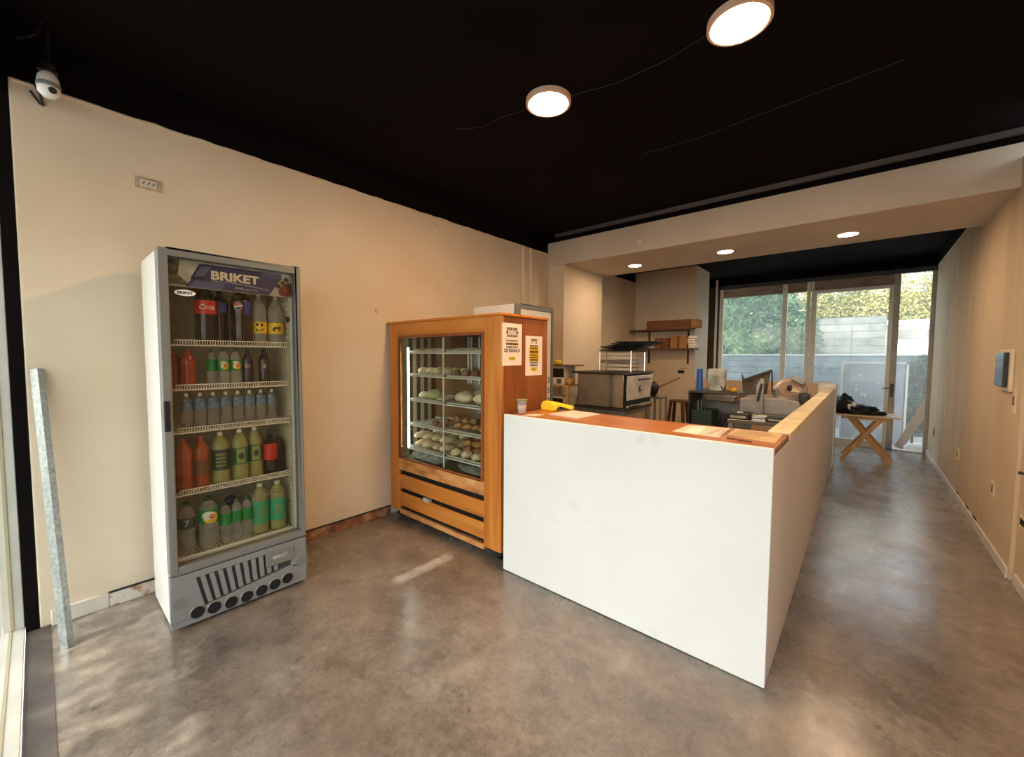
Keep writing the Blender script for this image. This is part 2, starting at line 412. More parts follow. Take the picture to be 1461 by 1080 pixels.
M['lamp'] = emit('warm_lens', (1,.64,.33,1), 165)
M['spot'] = emit('warm_spot', (1,.73,.48,1), 165)
M['lampring'] = plain('lamp_ring', rgb(226,190,168), .4)
M['mirrorback'] = mottled('case_back', [rgb(96,66,38), rgb(118,84,50)], scale=2, rough=.25)
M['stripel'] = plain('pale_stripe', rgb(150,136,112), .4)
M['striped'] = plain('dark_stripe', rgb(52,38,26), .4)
M['innerg'] = plain('greenish_inner', rgb(120,124,104), .3)
M['jacket'] = plain('black_fabric', rgb(10,10,13), .55, bump=.4, bscale=18)
M['bluep'] = plain('blue_foil', rgb(40,92,176), .3)
M['foil'] = mottled('crumpled_foil', [rgb(140,134,120), rgb(206,202,188)], scale=9, rough=.35, metal=.5, bump=.6)
M['crate'] = plain('dark_green_crate', rgb(44,66,58), .5)
M['outlet'] = mottled('painted_plate', [rgb(214,196,168), rgb(224,208,182)], scale=10, rough=.5)
M['screen'] = mottled('glossy_screen', [rgb(34,48,74), rgb(70,92,124)], scale=4, rough=.12)
M['gatep'] = mottled('grey_gate', [rgb(146,148,154), rgb(166,168,174)], scale=2, rough=.6)
M['wallout'] = blockwall('grey_block_wall', rgb(112,124,124), rgb(128,138,136), rgb(92,102,102), sc=1, bw=.6, rh=.14)
M['wallout2'] = blockwall('pale_block_wall', rgb(122,126,120), rgb(140,142,134), rgb(92,94,88), sc=1, bw=1.2, rh=.16)
M['bldg'] = plain('white_render', rgb(236,232,224), .8)
M['ground'] = mottled('yard_concrete', [rgb(120,116,108), rgb(150,146,138)], scale=3, rough=.9)
M['leaf'] = mottled('green_leaves', [rgb(34,58,34), rgb(66,98,58), rgb(104,134,86)], scale=3, rough=.6, lo=.3, hi=.7)
M['leafy'] = mottled('yellow_leaves', [rgb(132,134,70), rgb(176,170,92), rgb(208,196,130)], scale=2.2, rough=.6, lo=.3, hi=.7)
M['leafdk'] = mottled('dark_leaves', [rgb(40,46,36), rgb(74,80,62), rgb(104,104,84)], scale=8, rough=.7)
M['hedgeback'] = plain('dry_twigs', rgb(150,132,74), .9)
M['bark'] = plain('bark', rgb(80,62,46), .9)
M['rag'] = mottled('yellow_cloth', [rgb(150,110,30), rgb(206,164,50)], scale=20, rough=.8)

# ------------------------------------------------------------------ camera
F_PX, yaw, pitch, roll = 583.448, -0.710432413, 0.0544439972, 0.0055470373
def r3(a, ax): return Matrix.Rotation(a, 3, ax)
B = Matrix(((1,0,0),(0,0,-1),(0,1,0)))
R = r3(roll, 'Z') @ r3(pitch, 'X') @ B @ r3(yaw, 'Z')      # world -> camera (x right, y down, z forward)
cam = bpy.data.cameras.new('camera'); cam.sensor_fit = 'HORIZONTAL'; cam.sensor_width = 36
cam.lens = F_PX/1461*36; cam.clip_start = .02; cam.clip_end = 200
co = bpy.data.objects.new('camera', cam); C.objects.link(co)
Rc = Matrix((R[0], -R[1], -R[2])).transposed().to_4x4(); Rc.translation = (0, 0, 1.45)
co.matrix_world = Rc; S.camera = co

# ------------------------------------------------------------------ room
WL, WR, YB = -3.24, .775, 8.8
CEIL = 3.03
struct(MB().box(-3.6, 1.1, -.09, 8.86, -.12, 0).build('floor', M['floor']))
struct(MB().box(-3.6, 1.1, -.085, -.004, 0, .0025).build('trim_1', M['strip']))  # darker strip of floor along the front sill
struct(MB().box(-3.6, 1.1, -.2, 4.62, CEIL, CEIL+.1).build('ceiling', M['black']))
struct(MB().box(-3.6, 1.1, 5.5, 9.0, 2.98, 3.08).build('ceiling_rear', M['black']))
w = MB(); w.box(-3.45, WL, -.041, 7.35, 0, 2.812)
struct(w.build('wall_left', M['wall'], bevel=.008))
struct(MB().box(-3.45, WL-.012, -.3, 7.35, 2.812, 3.2).build('wall_left_band', M['black']))
lip = MB(); random.seed(3)
pts = []
for i in range(60):
    y = -.03 + i*(4.5+.03)/59; pts.append((WL+.004, y, 2.80+random.uniform(-.004,.004)))
lip.tube(pts, [random.uniform(.006,.011) for _ in pts], 6)
struct(lip.build('trim_2', M['wall'], smooth=True))
struct(MB().box(WR, 1.0, 4.12, 8.86, 0, 2.845).build('wall_right', M['wall_r']))
struct(MB().box(WR+.02, 1.0, -.3, 4.12, 0, 3.03).build('wall_right_front', M['wall_r']))
struct(MB().box(WR-.004, 1.0, 5.6, 8.86, 2.845, 3.05).build('wall_right_band', M['black']))
# beam, pilaster, kitchen walls
struct(MB().box(-3.3, .95, 4.5, 5.58, 2.64, 2.948).build('beam', M['beamw'], bevel=.006))
struct(MB().box(-3.3, .95, 4.52, 5.56, 2.948, 3.1).build('beam_top', M['black']))
struct(MB().box(-3.1, .95, 4.44, 4.475, 2.99, 3.03).build('trim_3', M['barm']))
struct(MB().box(-3.3, -2.99, 4.5, 5.52, 0, 2.64).build('pilaster', M['wall'], bevel=.006))
struct(MB().box(-3.3, -2.18, 7.25, 8.0, 0, 3.0).build('wall_rear', M['wall'], bevel=.004))
struct(MB().box(-3.3, -2.22, 7.27, 8.02, 2.79, 3.1).build('trim_4', M['black']))
# joint strip on the right wall
struct(MB().box(WR-.005, WR, 7.24, 7.275, .06, 2.84).build('trim_5', M['wall']))
# baseboards
struct(MB().box(WR-.014, WR, 4.13, 8.8, 0, .075).build('baseboard_right', M['skirt_w'], bevel=.004))
g = MB()
for y0, y1 in ((5.15,5.3),(5.5,5.62),(6.05,6.12)): g.box(WR-.004, WR, y0, y1, .074, .09)
struct(g.build('trim_6', M['hole']))
struct(MB().box(WR+.004, WR+.02, 2.5, 4.06, 0, .075).build('baseboard_right_front', M['skirt_w'], bevel=.004))
struct(MB().box(WL, WL+.018, .0, .22, 0, .085).build('baseboard_left', M['skirt_w'], bevel=.004))
sk = MB(); sk.box(WL, WL+.016, .22, .52, 0, .08)
struct(sk.build('baseboard_left_chipped', mottled('chipped_skirt', [rgb(120,70,44), rgb(176,140,116), rgb(206,196,184)], scale=11, rough=.9, lo=.36, hi=.52, bump=.5), bevel=.005))
sk = MB(); sk.box(WL, WL+.016, .52, 2.06, 0, .08)
struct(sk.build('baseboard_left_worn', M['brown_skirt'], bevel=.005))
struct(MB().box(WL-.001, WL+.02, .22, 2.06, .081, .086).build('trim_7', M['ink']))
# front shopfront: jamb, sill, posts and glass
f = sempty('window_2', (-1.2, -.14, 0))
MB().box(-3.42, -3.288, -.165, -.092, 0, 2.9).build('window_jamb', M['palealu'], f, bevel=.004)
MB().box(-3.29, -3.284, -.14, -.128, .02, 2.9).build('window_seal', M['yellowish'], f)
MB().box(-3.288, 1.0, -.20, -.092, 0, .014).build('window_sill', M['palealu'], f, bevel=.003)
MB().box(-3.288, 1.0, -.145, -.135, .014, .0165).build('sill_track', M['yellowish'], f)
MB().box(-3.288, 1.0, -.19, -.12, 2.72, 2.8).build('window_head', M['palealu'], f)
for x in (-1.72, -.35): MB().box(x-.025, x+.025, -.19, -.13, .014, 2.72).build('mullion', M['palealu'], f)
MB().box(-3.288, 1.0, -.162, -.158, .014, 2.72).build('pane', M['glass'], f)
struct(MB().box(-3.42, -3.243, -.09, -.042, 0, 3.03).build('trim_8', M['black']))
struct(MB().box(-3.5, 1.1, -.22, -.10, 2.8, 3.15).build('wall_front', M['black']))

# rear glazing
YW = YB
g1 = sempty('window_1', (-.75, YW, 0))
MB().box(-2.26, WR, YW-.03, YW+.05, 2.76, 2.83).build('window_head', M['darkmetal'], g1)
hd = MB().box(-2.2, .31, YW-.02, YW+.04, 2.60, 2.76); hd.build('transom', mottled('weathered_lintel', [rgb(122,104,84), rgb(150,130,108)], scale=5, rough=.7, stretch=(1,1,4)), g1)
for x0, x1 in ((-2.19,-2.12), (-1.155,-1.08), (-.80,-.745), (-.735,-.70), (.31,.385), (.725,.775)):
    MB().box(x0, x1, YW-.03, YW+.03, .0, 2.76).build('mullion', M['palealu'] if x0 < .3 else mottled('grey_mullion', [rgb(150,142,130), rgb(176,168,156)], scale=4, rough=.5), g1, bevel=.004)
MB().box(-2.12, -1.155, YW-.004, YW+.004, 0, 2.6).build('pane', M['dglass'], g1)
MB().box(-1.08, -.8, YW-.004, YW+.004, 0, 2.6).build('pane', M['dglass'], g1)
MB().box(.385, .725, YW-.004, YW+.004, 0, 2.76).build('pane', M['dglass'], g1)
MB().box(-2.26, WR, YW-.03, YW+.05, -.02, .02).build('window_sill', M['palealu'], g1)
d1 = sempty('door_1', (-.2, YW+.0, 0))
df = MB(); df.box(-.70,-.655,YW-.03,YW+.012,.02,2.6); df.box(.26,.308,YW-.03,YW+.012,.02,2.6); df.box(-.655,.26,YW-.03,YW+.012,.02,.11); df.box(-.655,.26,YW-.03,YW+.012,2.55,2.6)
df.build('door_frame', M['palealu'], d1, bevel=.003)
MB().box(-.655, .26, YW-.006, YW+.002, .11, 2.55).build('pane', M['dglass'], d1)
h = MB(); h.box(.325, .365, YW-.045, YW-.03, .84, 1.05); h.cyl((.345,YW-.075,.985),(.345,YW-.04,.985),.012); h.bar((.35,YW-.08,.985),(.225,YW-.08,.975),.018,.016)
h.build('door_handle', M['blackp'], d1, bevel=.002)
# narrow dark wing window left of the glazing
struct(MB().box(-2.5, -2.19, YW-.02, YW+.05, 0, 3.0).build('trim_9', mottled('dark_jamb', [rgb(54,40,30), rgb(78,60,46)], scale=3, rough=.7)))
struct(MB().tube([(-2.24,YW-.06,0),(-2.24,YW-.06,2.95)], .022, 10).build('trim_10', M['palealu'], smooth=True))
struct(MB().box(-3.6, -2.4, 8.6, 8.9, 0, 3.1).build('wall_rear_left', M['wall']))
struct(MB().box(-3.6, 1.1, YW-.02, YW+.25, 2.83, 3.3).build('wall_rear_head', M['black']))

# ------------------------------------------------------------------ ceiling lamps etc.
def disc_lamp(loc, r, label, group, hgt=.028, mlens='lamp', name='ceiling_lamp'):
    e = empty(name, loc, label, 'lamp', group)
    x, y, z = loc
    MB().lathe([(r*.86,0),(r*.9,-.003),(r,.0),(r,hgt),(r*.86,hgt)], (x,y,z-hgt), 40, caps=False).build('lamp_ring', M['lampring'], e, smooth=True)
    MB().lathe([(.0005,-.012*hgt/.028),(r*.4,-.0105*hgt/.028),(r*.7,-.006*hgt/.028),(r*.885,.0),(r*.885,hgt*.7),(.0005,hgt*.7)], (x,y,z-hgt+.001), 40).build('lens', M[mlens], e)
    return e
disc_lamp((-1.54, 2.12, CEIL), .138, 'round warm ceiling lamp with wires leaving from both sides', 'round lamps on the black ceiling')
disc_lamp((-.505, 2.2, CEIL), .138, 'round warm ceiling lamp nearest the camera, cut by the top of the frame', 'round lamps on the black ceiling')
for x, y, nm in ((-2.302,5.108,'nearest the left wall'), (-1.227,5.078,'midway along the beam'), (-.166,5.108,'nearest the right wall')):
    disc_lamp((x, y, 2.641), .088, 'small round downlight under the beam, the one '+nm, 'downlights under the beam', .012, 'spot', 'downlight')
M['wiredk'] = plain('dark_wire', rgb(34,31,30), .7)
def wire(pts, label, r=.0022, m='wiredk', name='lamp_cord', cat='wire'):
    out = []
    for a, b in zip(pts[:-1], pts[1:]):
        a, b = Vector(a), Vector(b)
        for i in range(6): out.append(a.lerp(b, i/6))
    out.append(Vector(pts[-1]))
    return tag(MB().tube(out, r, 6).build(name, M[m], smooth=True), label, cat)
zc = CEIL-.004
wire([(-1.41,2.17,zc),(-1.145,2.243,zc),(-.864,2.246,zc),(-.64,2.2,zc)], 'thin dark wire strung between the two ceiling lamps')
wire([(-2.217,1.961,zc),(-2.13,2.03,zc),(-2.049,2.068,zc),(-1.9,2.06,zc),(-1.734,2.101,zc),(-1.67,2.1,zc)], 'thin wire running left from the middle ceiling lamp')
wire([(-1.354,3.138,zc),(-.952,3.17,zc),(-.476,3.114,zc),(.1,3.05,zc)], 'long thin wire on the ceiling near the beam')
# smoke detector
e = empty('smoke_detector', (-1.967, 4.5, 2.74), 'small round white detector on the beam face', 'detector')
MB().cyl((-1.967,4.5,2.74),(-1.967,4.475,2.74),.036,.03,24).build('housing', M['outlet'], e, smooth=True)
MB().cyl((-1.967,4.476,2.74),(-1.967,4.468,2.74),.017,.015,16).build('button', M['skirt_w'], e, smooth=True)
# dome camera hanging from the ceiling
cx, cy = -3.05, .088
e = empty('security_camera', (cx, cy, 2.68), 'white dome security camera hanging from the black ceiling', 'camera')
MB().lathe([(.02,.0),(.034,.0),(.034,.03),(.014,.05),(.012,.22)], (cx,cy,2.81), 18).build('mount', M['blackp'], e, smooth=True)
MB().lathe([(.003,.0),(.022,.003),(.038,.02),(.041,.045)], (cx,cy,2.69), 24).build('lower_dome', M['white_e'], e, smooth=True)
MB().lathe([(.041,0),(.0425,.006),(.0425,.016),(.041,.02)], (cx,cy,2.735), 24).build('band', M['grey_pl'], e, smooth=True)
MB().lathe([(.041,0),(.036,.03),(.024,.05),(.004,.062)], (cx,cy,2.755), 24).build('upper_shell', M['white_e'], e, smooth=True)
dv = Vector((1.25,.42,-.42)).normalized(); c0 = Vector((cx,cy,2.728))
MB().cyl(c0+dv*.026, c0+dv*.044, .017, .014, 18).build('camera_eye', M['blackp'], e, smooth=True)
wire([(WL+.005,.02,2.815),(WL+.03,.045,2.80),(WL+.03,.062,2.76),(WL+.012,.072,2.715),(WL+.008,.06,2.72),(WL+.006,.03,2.77)], 'short black cable loop at the top of the left wall', .006, 'blackp', 'camera_cord', 'cable')
wire([(-3.2,.0,2.99),(-3.05,.02,2.93),(-2.98,.05,2.93),(-2.99,.08,3.02)], 'black cable drooping beside the dome camera', .006, 'blackp', 'camera_cord', 'cable')
# outlet plate high on the left wall
e = empty('wall_outlet', (WL, .467, 2.41), 'old painted outlet box set high on the left wall', 'outlet')
MB().box(WL-.0, WL+.006, .41, .53, 2.417, 2.482).build('cover', mottled('stained_plate', [rgb(150,128,100), rgb(188,166,134)], scale=25, rough=.7), e)
MB().box(WL+.004, WL+.010, .432, .508, 2.428, 2.470).build('plate', M['skirt_w'], e, bevel=.002)
s = MB()
for y in (.448,.47,.492):
    s.box(WL+.0095, WL+.0115, y-.006, y-.002, 2.44, 2.452); s.box(WL+.0095, WL+.0115, y+.002, y+.006, 2.45, 2.46)
s.build('socket_slots', M['ink'], e)
# two conduits on the left wall
for y, n in ((3.965,'left'),(4.11,'right')):
    tag(MB().tube([(WL+.004,y,0),(WL+.004,y,1.4),(WL+.004,y,2.80)], .024, 10).build('wall_pipe', M['wall'], smooth=True),
        'painted vertical pipe on the left wall, the %s of the pair' % n, 'pipe', 'painted pipes')
# leaning metal stud
a, b = Vector((-2.93,.035,.0)), Vector((-3.212,-.012,1.372))
ax = (b-a).normalized(); wd = Vector((0,1,0)).cross(ax).normalized(); dp = ax.cross(wd)
cs = [(-.02,0),(.02,0),(.02,.03),(.014,.03),(.014,.004),(-.014,.004),(-.014,.03),(-.02,.03)]
cm = (Matrix.Rotation(.7, 3, ax))
mb = MB(); mb.prism([a + cm@(wd*u + dp*v) for u, v in cs], b-a)
tag(mb.build('metal_stud', M['galv']), 'galvanised steel stud leaning against the left wall', 'metal stud')
# right wall fixtures
e = empty('intercom', (WR, 4.53, 1.2), 'white wall intercom with a dark blue screen on the right wall', 'intercom')
MB().box(WR-.02, WR, 4.32, 4.64, 1.225, 1.515).build('back_plate', M['outlet'], e, bevel=.006)
MB().box(WR-.04, WR-.018, 4.40, 4.63, 1.255, 1.495).build('screen', M['screen'], e, bevel=.006)
MB().box(WR-.042, WR-.016, 4.365, 4.40, 1.255, 1.495).build('bezel', M['blackp'], e, bevel=.004)
def plate(x, y, z, label, wy=.075, hz=.115, m='outlet', slots=True, name='wall_switch', cat='switch'):
    e = empty(name, (x, y, z-hz/2), label, cat)
    MB().box(x-.008, x, y-wy/2, y+wy/2, z-hz/2, z+hz/2).build('plate', M[m], e, bevel=.003)
    s = MB()
    s.box(x-.012, x-.007, y-.012, y+.012, z-.03, z+.03)
    s.build('rocker' if slots else 'socket', M['greyink'] if not slots else M['carddk'], e, bevel=.002)
plate(WR, 4.25, 1.17, 'narrow light switch just below the intercom on the right wall', .07, .17)
plate(WR, 4.651, .478, 'blank painted outlet low on the right wall, nearest the camera', .08, .12, slots=False, name='wall_outlet', cat='outlet')
plate(WR, 6.153, .469, 'painted outlet low on the right wall, midway down the aisle', .08, .12, slots=False, name='wall_outlet', cat='outlet')
plate(WR, 8.085, .427, 'dark outlet low on the right wall by the rear glazing', .05, .13, 'greyink', slots=False, name='wall_outlet', cat='outlet')
e = empty('wall_socket', (WR+.02, 4.0, .40), 'open wall box low on the near end of the right wall', 'wall box')
MB().box(WR+.008, WR+.02, 3.9, 4.02, .40, .47).build('box', M['outlet'], e, bevel=.004)
MB().box(WR+.007, WR+.009, 3.915, 4.005, .415, .455).build('opening', M['hole'], e)
e = empty('wall_hook', (WR+.02, 4.03, .7), 'small dark hook on the near end of the right wall', 'hook')
MB().cyl((WR+.02,4.03,.73),(WR+.0,4.03,.73),.007).build('peg', M['darkmetal'], e)
MB().cyl((WR-.0,4.03,.722),(WR-.002,4.03,.74),.008).build('tip', M['darkmetal'], e)

# ------------------------------------------------------------------ drinks fridge
FX, FY0, FY1 = -2.65, .404, 1.078
fr = empty('drinks_fridge', (-2.9, .741, 0), 'tall white drinks fridge with a grey framed glass door', 'fridge')
b = MB()
b.box(-3.135, -2.715, FY0+.004, FY0+.04, .02, 1.975); b.box(-3.135, -2.715, FY1-.04, FY1-.004, .02, 1.975)
b.box(-3.135, -2.715, FY0+.04, FY1-.04, 1.93, 1.975); b.box(-3.135, -3.10, FY0+.04, FY1-.04, .02, 1.93); b.box(-3.10, -2.715, FY0+.04, FY1-.04, .02, .34)
b.build('cabinet', M['white_e'], fr, bevel=.004)
l = MB(); l.box(-3.099, -3.094, .446, 1.036, .342, 1.93); l.box(-3.094, -2.72, .4445, .449, .342, 1.93); l.box(-3.094, -2.72, 1.0325, 1.037, .342, 1.93); l.box(-3.094,-2.72,.449,1.0325,.341,.352); l.box(-3.094,-2.72,.449,1.0325,1.922,1.929)
for k in range(38):
    z = .5+k*.034; l.box(-3.09, -2.74, 1.024, 1.034, z, z+.013)
l.build('liner', M['liner'], fr)
d = MB(); w_ = .036
d.box(-2.712, FX, FY0, FY0+w_, .305, 1.98); d.box(-2.712, FX, FY1-w_+.008, FY1, .305, 1.98); d.box(-2.712, FX, FY0+w_, FY1-w_+.008, 1.943, 1.98); d.box(-2.712, FX, FY0+w_, FY1-w_+.008, .305, .345)
dr = d.build('door', M['grey_fr'], fr, bevel=.005)
MB().box(-2.684, -2.680, FY0+w_, FY1-w_+.008, .345, 1.943).build('pane', M['fglass'], dr)
MB().box(FX-.004, FX+.012, .405, .43, 1.06, 1.215).build('handle', M['blackp'], dr, bevel=.004)
MB().box(-2.70,-2.655,1.03,1.075,1.979,1.99).build('hinge', M['blackp'], fr, bevel=.003)
# header banner behind the glass
bx = -2.69
bn = MB().box(bx-.004, bx, .444, 1.046, 1.80, 1.942).build('banner', M['silverp'], dr)
def flat(name, pts, m, dx=.0006, par=bn):
    return MB().prism([(bx+dx, y, z) for y, z in pts], (.0004,0,0)).build(name, M[m], par)
flat('banner_panel', [(.60,1.932),(1.0,1.935),(.915,1.803),(.52,1.803)], 'navy')
flat('banner_stripe', [(.58,1.928),(.66,1.932),(.60,1.845),(.54,1.845)], 'navy3', .001)
flat('banner_stripe', [(.59,1.915),(.635,1.92),(.60,1.865),(.555,1.86)], 'navy2', .0014)
flat('banner_stripe', [(.56,1.84),(.70,1.84),(.675,1.803),(.53,1.803)], 'navy2', .001)
flat('banner_stripe', [(.88,1.931),(.985,1.933),(.965,1.905),(.87,1.908)], 'navy2', .001)
flat('banner_leaf', [(.447,1.935),(.50,1.94),(.49,1.86),(.54,1.81),(.447,1.81)], 'leafp')
flat('banner_berry', [(.975,1.85),(1.0,1.885),(1.04,1.89),(1.045,1.82),(1.01,1.803),(.97,1.81)], 'berry')
for y, z, r in ((.965,1.862,.014),(.99,1.885,.012),(1.02,1.87,.014),(1.03,1.84,.014),(.98,1.83,.015),(1.01,1.905,.013)):
    MB().cyl((bx+.0008,y,z),(bx+.0022,y,z),r,n=14).build('banner_berry', M['berryd' if z > 1.85 else 'berry'], bn)
t = text(MB(), 'BRIKET', .062, frame((bx+.0022, .745, 1.876), (0,1,0), (0,0,1)), bold=.0022, sx=1.18)
t.build('lettering', M['cream'], bn)
arc = MB().tube([(bx+.002,.635+.28*i/10,1.847+.008*math.sin(PI*i/10)-.018*(i/10)) for i in range(11)], .0012, 5); arc.build('underline', M['whitep'], bn)
text(MB(), 'El frío que dura', .018, frame((bx+.0022, .80, 1.822), (0,1,0), (0,0,1)), bold=.0003).build('slogan', M['silverp'], bn)
mb = MB(); mb.box(bx+.001,bx+.002,.985,1.0,1.912,1.934); mb.box(bx+.001,bx+.002,1.012,1.026,1.912,1.934); mb.box(bx+.001,bx+.002,.985,1.026,1.912,1.918); mb.build('rating_mark', M['whitep'], bn)
ov = MB(); n_=28
ov.prism([(-2.6795, .515+.044*math.cos(2*PI*i/n_), 1.768+.016*math.sin(2*PI*i/n_)) for i in range(n_)], (.0008,0,0))
os_ = ov.build('oval_sticker', M['whitep'], dr)
text(MB(), 'BRIKET', .018, frame((-2.678, .515, 1.768), (0,1,0), (0,0,1)), bold=.0006, sx=1.15).build('lettering', M['ink'], os_)
# thermostat bits under the banner
q = MB(); q.box(-3.05,-2.95,.60,.66,1.80,1.83); q.build('control_knob', M['capr'], fr); MB().box(-3.05,-2.95,.68,.8,1.8,1.83).build('control_panel', M['wire'], fr)
MB().box(-2.735,-2.715,1.02,1.036,1.655,1.685).build('lock', M['blackp'], fr)
# wire shelves
def wshelf(z):
    m = MB()
    for x in (-3.05,-2.98,-2.91,-2.84,-2.77): m.cyl((x,.455,z),(x,1.018,z),.003,n=6)
    for i in range(47):
        y = .47+i*.0118; m.cyl((-3.08,y,z+.003),(-2.715,y,z+.003),.0016,n=5); m.box(-2.716,-2.713,y-.0017,y+.0017,z,z+.026)
    m.box(-2.718,-2.712,.45,1.022,z-.004,z+.002); m.box(-2.717,-2.712,.47,1.018,z+.024,z+.029)
    m.build('wire_shelf', M['wire'], fr)
SH = [1.499, 1.262, 1.033, .70]
for z in SH: wshelf(z)
m = MB()
for i in range(30): m.box(-3.08,-2.715,.456+i*.0192,.464+i*.0192,.354,.362)
m.box(-2.72,-2.714,.45,1.03,.352,.366); m.build('floor_rack', M['wire'], fr)
# grille
gx = FX-.002
gr = MB(); 
gr.box(-2.70, gx-.012, FY0, FY1, .02, .296)
def ring_plate(y0,y1,z0,z1): gr.box(gx-.013, gx, y0, y1, z0, z1)
grille = gr.build('grille', M['grey_pl'], fr, bevel=.004)
gp = MB(); x0, x1 = gx-.0125, gx+.0005
slots = []
yl0, yl1 = .50, .90
N = 10
# front skin with slanted slots
for k in range(N+1):
    y = yl0+(yl1-yl0)*k/N
    t0 = .035*(1-k/N)
    gp.prism([(x0,y-.011,.262),(x0,y+.011,.262),(x0,y+.011+t0,.10+.05*k/N),(x0,y-.011+t0,.10+.05*k/N)], (.016,0,0))
gp.build('grille_bars', M['grey_pl'], grille, bevel=.002)
skin = MB()
skin.prism([(x0,FY0,.02),(x0,FY1,.02),(x0,FY1,.13),(x0,.98,.145),(x0,.535,.092),(x0,.52,.05),(x0,FY0,.05)],(.013,0,0))
skin.prism([(x0,FY0,.05),(x0,.53,.05),(x0,.535,.094),(x0,.495,.272),(x0,FY0,.285)],(.013,0,0))
skin.prism([(x0,.99,.13),(x0,FY1,.13),(x0,FY1,.296),(x0,.99,.296)],(.013,0,0))
skin.prism([(x0,FY0,.284),(x0,.5,.262),(x0,.99,.262),(x0,.99,.296),(x0,FY0,.296)],(.0125,0,0))
skin.build('grille_face', M['grey_pl'], grille, bevel=.003)
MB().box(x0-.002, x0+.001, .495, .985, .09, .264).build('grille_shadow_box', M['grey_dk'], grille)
bp = MB().box(x0, gx+.012, .845, 1.0, .185, .268).build('badge', M['grey_fr'], grille, bevel=.004)
text(MB(), 'BRIKET', .026, frame((gx+.0125,.922,.232),(0,1,0),(0,0,1)), bold=.0004, sx=1.0).build('lettering', M['silverp'], bp)
for y in (.512,.586,.665,.743,.818,.89,.962):
    z = .064-.018*math.sin(PI*(y-.51)/.46)+.01
    MB().lathe([(.031,0),(.035,.004),(.031,.008)], (0,0,0), 20, frame((gx-.002,y,z),(0,1,0),(0,0,1)), caps=False).build('vent_ring', M['grey_fr'], grille, smooth=True)
    MB().cyl((gx+.0005,y,z),(gx+.0025,y,z),.031,n=20).build('vent_hole', M['hole'], grille)
for y, z in ((.437,.152),(1.046,.15)):
    MB().lathe([(.026,0),(.026,.004),(.018,.002),(.008,.004),(.001,.004)], (0,0,0), 18, frame((gx,y,z),(0,1,0),(0,0,1))).build('screw_boss', M['grey_fr'], grille, smooth=True)
for y in (FY0+.05, FY1-.05):
    for x in (-3.08,-2.73): MB().cyl((x,y,0),(x,y,.025),.018,n=10).build('foot', M['blackp'], fr)

# ------------------------------------------------------------------ bottles
def prof_soda(r, h, cap=.02):
    return [(r*.72,0),(r*.95,.006),(r,.02),(r,h*.28),(r*.94,h*.36),(r*.97,h*.42),(r,h*.48),(r,h*.70),(r*.95,h*.77),(r*.66,h*.87),(r*.30,h*.935),(r*.28,h-cap)]
def prof_straight(r, h, cap=.02):
    return [(r*.8,0),(r*.97,.005),(r,.015),(r*.96,h*.2),(r,h*.25),(r,h*.66),(r*.9,h*.75),(r*.55,h*.86),(r*.28,h*.93),(r*.26,h-cap)]
FACE = -.35
def bottle(name, loc, r, h, mat, cap, label, group, band=None, bandmat=None, prof=prof_soda, logo=None, cat='bottle', face=FACE):
    x, y, z = loc
    o = MB().lathe(prof(r, h), (x,y,z), 24).build(name, M[mat], smooth=True)
    tag(o, label, cat, group)
    rc = r*.33
    MB().lathe([(rc,0),(rc,.017),(rc*.85,.02)], (x,y,z+h-.02), 14).build('cap', M[cap], o, smooth=True)
    if band:
        bo = MB().lathe([(r*1.012,h*band[0]),(r*1.012,h*band[1])], (x,y,z), 28, caps=False).build('label_wrap', M[bandmat], o, smooth=True)
        if logo: logo(o, x, y, z+h*(band[0]+band[1])/2, r*1.02, h*(band[1]-band[0]), face)
    return o
def on_wrap(par, name, vs, fs, x, y, zc, r, yaw, mat):
    mb = MB(); mb.mesh(vs, fs)
    xs = [v[0] for v in vs]; k = math.floor(min(xs)/.004)+1
    while k*.004 < max(xs):                       # cut into narrow strips so that the print follows the curve
        bm = mb.bm; bmesh.ops.bisect_plane(bm, geom=bm.verts[:]+bm.edges[:]+bm.faces[:], plane_co=(k*.004,0,0), plane_no=(1,0,0)); k += 1
    for v in mb.bm.verts:
        p = wrap_pts([tuple(v.co)], r, zc, yaw)[0]; v.co = (x+p[0], y+p[1], p[2])
    return mb.build(name, M[mat], par)
def strip_geo(x0, x1, lo, hi, z=.0003, n=16):
    vs, fs = [], []
    for i in range(n+1):
        x = x0+(x1-x0)*i/n; vs += [(x, lo(x), z), (x, hi(x), z)]
    for i in range(n): fs.append((2*i, 2*i+2, 2*i+3, 2*i+1))
    return vs, fs
def disc_geo(rx, ry, cx=0, cy=0, z=.0003, part='all', n=18):
    c = lambda x: ry*math.sqrt(max(0, 1-((x-cx)/rx)**2))
    wave = lambda x: ry*.16*math.sin((x-cx)/rx*2.6)
    lo = (lambda x: cy-c(x)) if part != 'top' else (lambda x: min(cy+c(x), cy+ry*.16+wave(x)))
    hi = (lambda x: cy+c(x)) if part != 'bottom' else (lambda x: max(cy-c(x), cy-ry*.2+wave(x)))
    return strip_geo(cx-rx, cx+rx, lo, hi, z, n)
def word_marks(w, h, z=.0004, seed=1, n=5):      # a line of print too small to read
    rnd = random.Random(seed); vs, fs = [], []; x = -w/2
    while x < w/2-.002:
        d = min(rnd.uniform(.5,1.3)*w/n, w/2-x); k = len(vs)
        vs += [(x,-h/2,z),(x+d*.8,-h/2,z),(x+d*.8,h/2,z),(x,h/2,z)]; fs.append((k,k+1,k+2,k+3)); x += d
    return vs, fs
def logo_text(body, size, col, **k):
    def f(o, x, y, zc, r, h, face):
        vs, fs = text_geo(body, size, **k); on_wrap(o, 'lettering', vs, fs, x, y, zc, r, face, col)
    return f
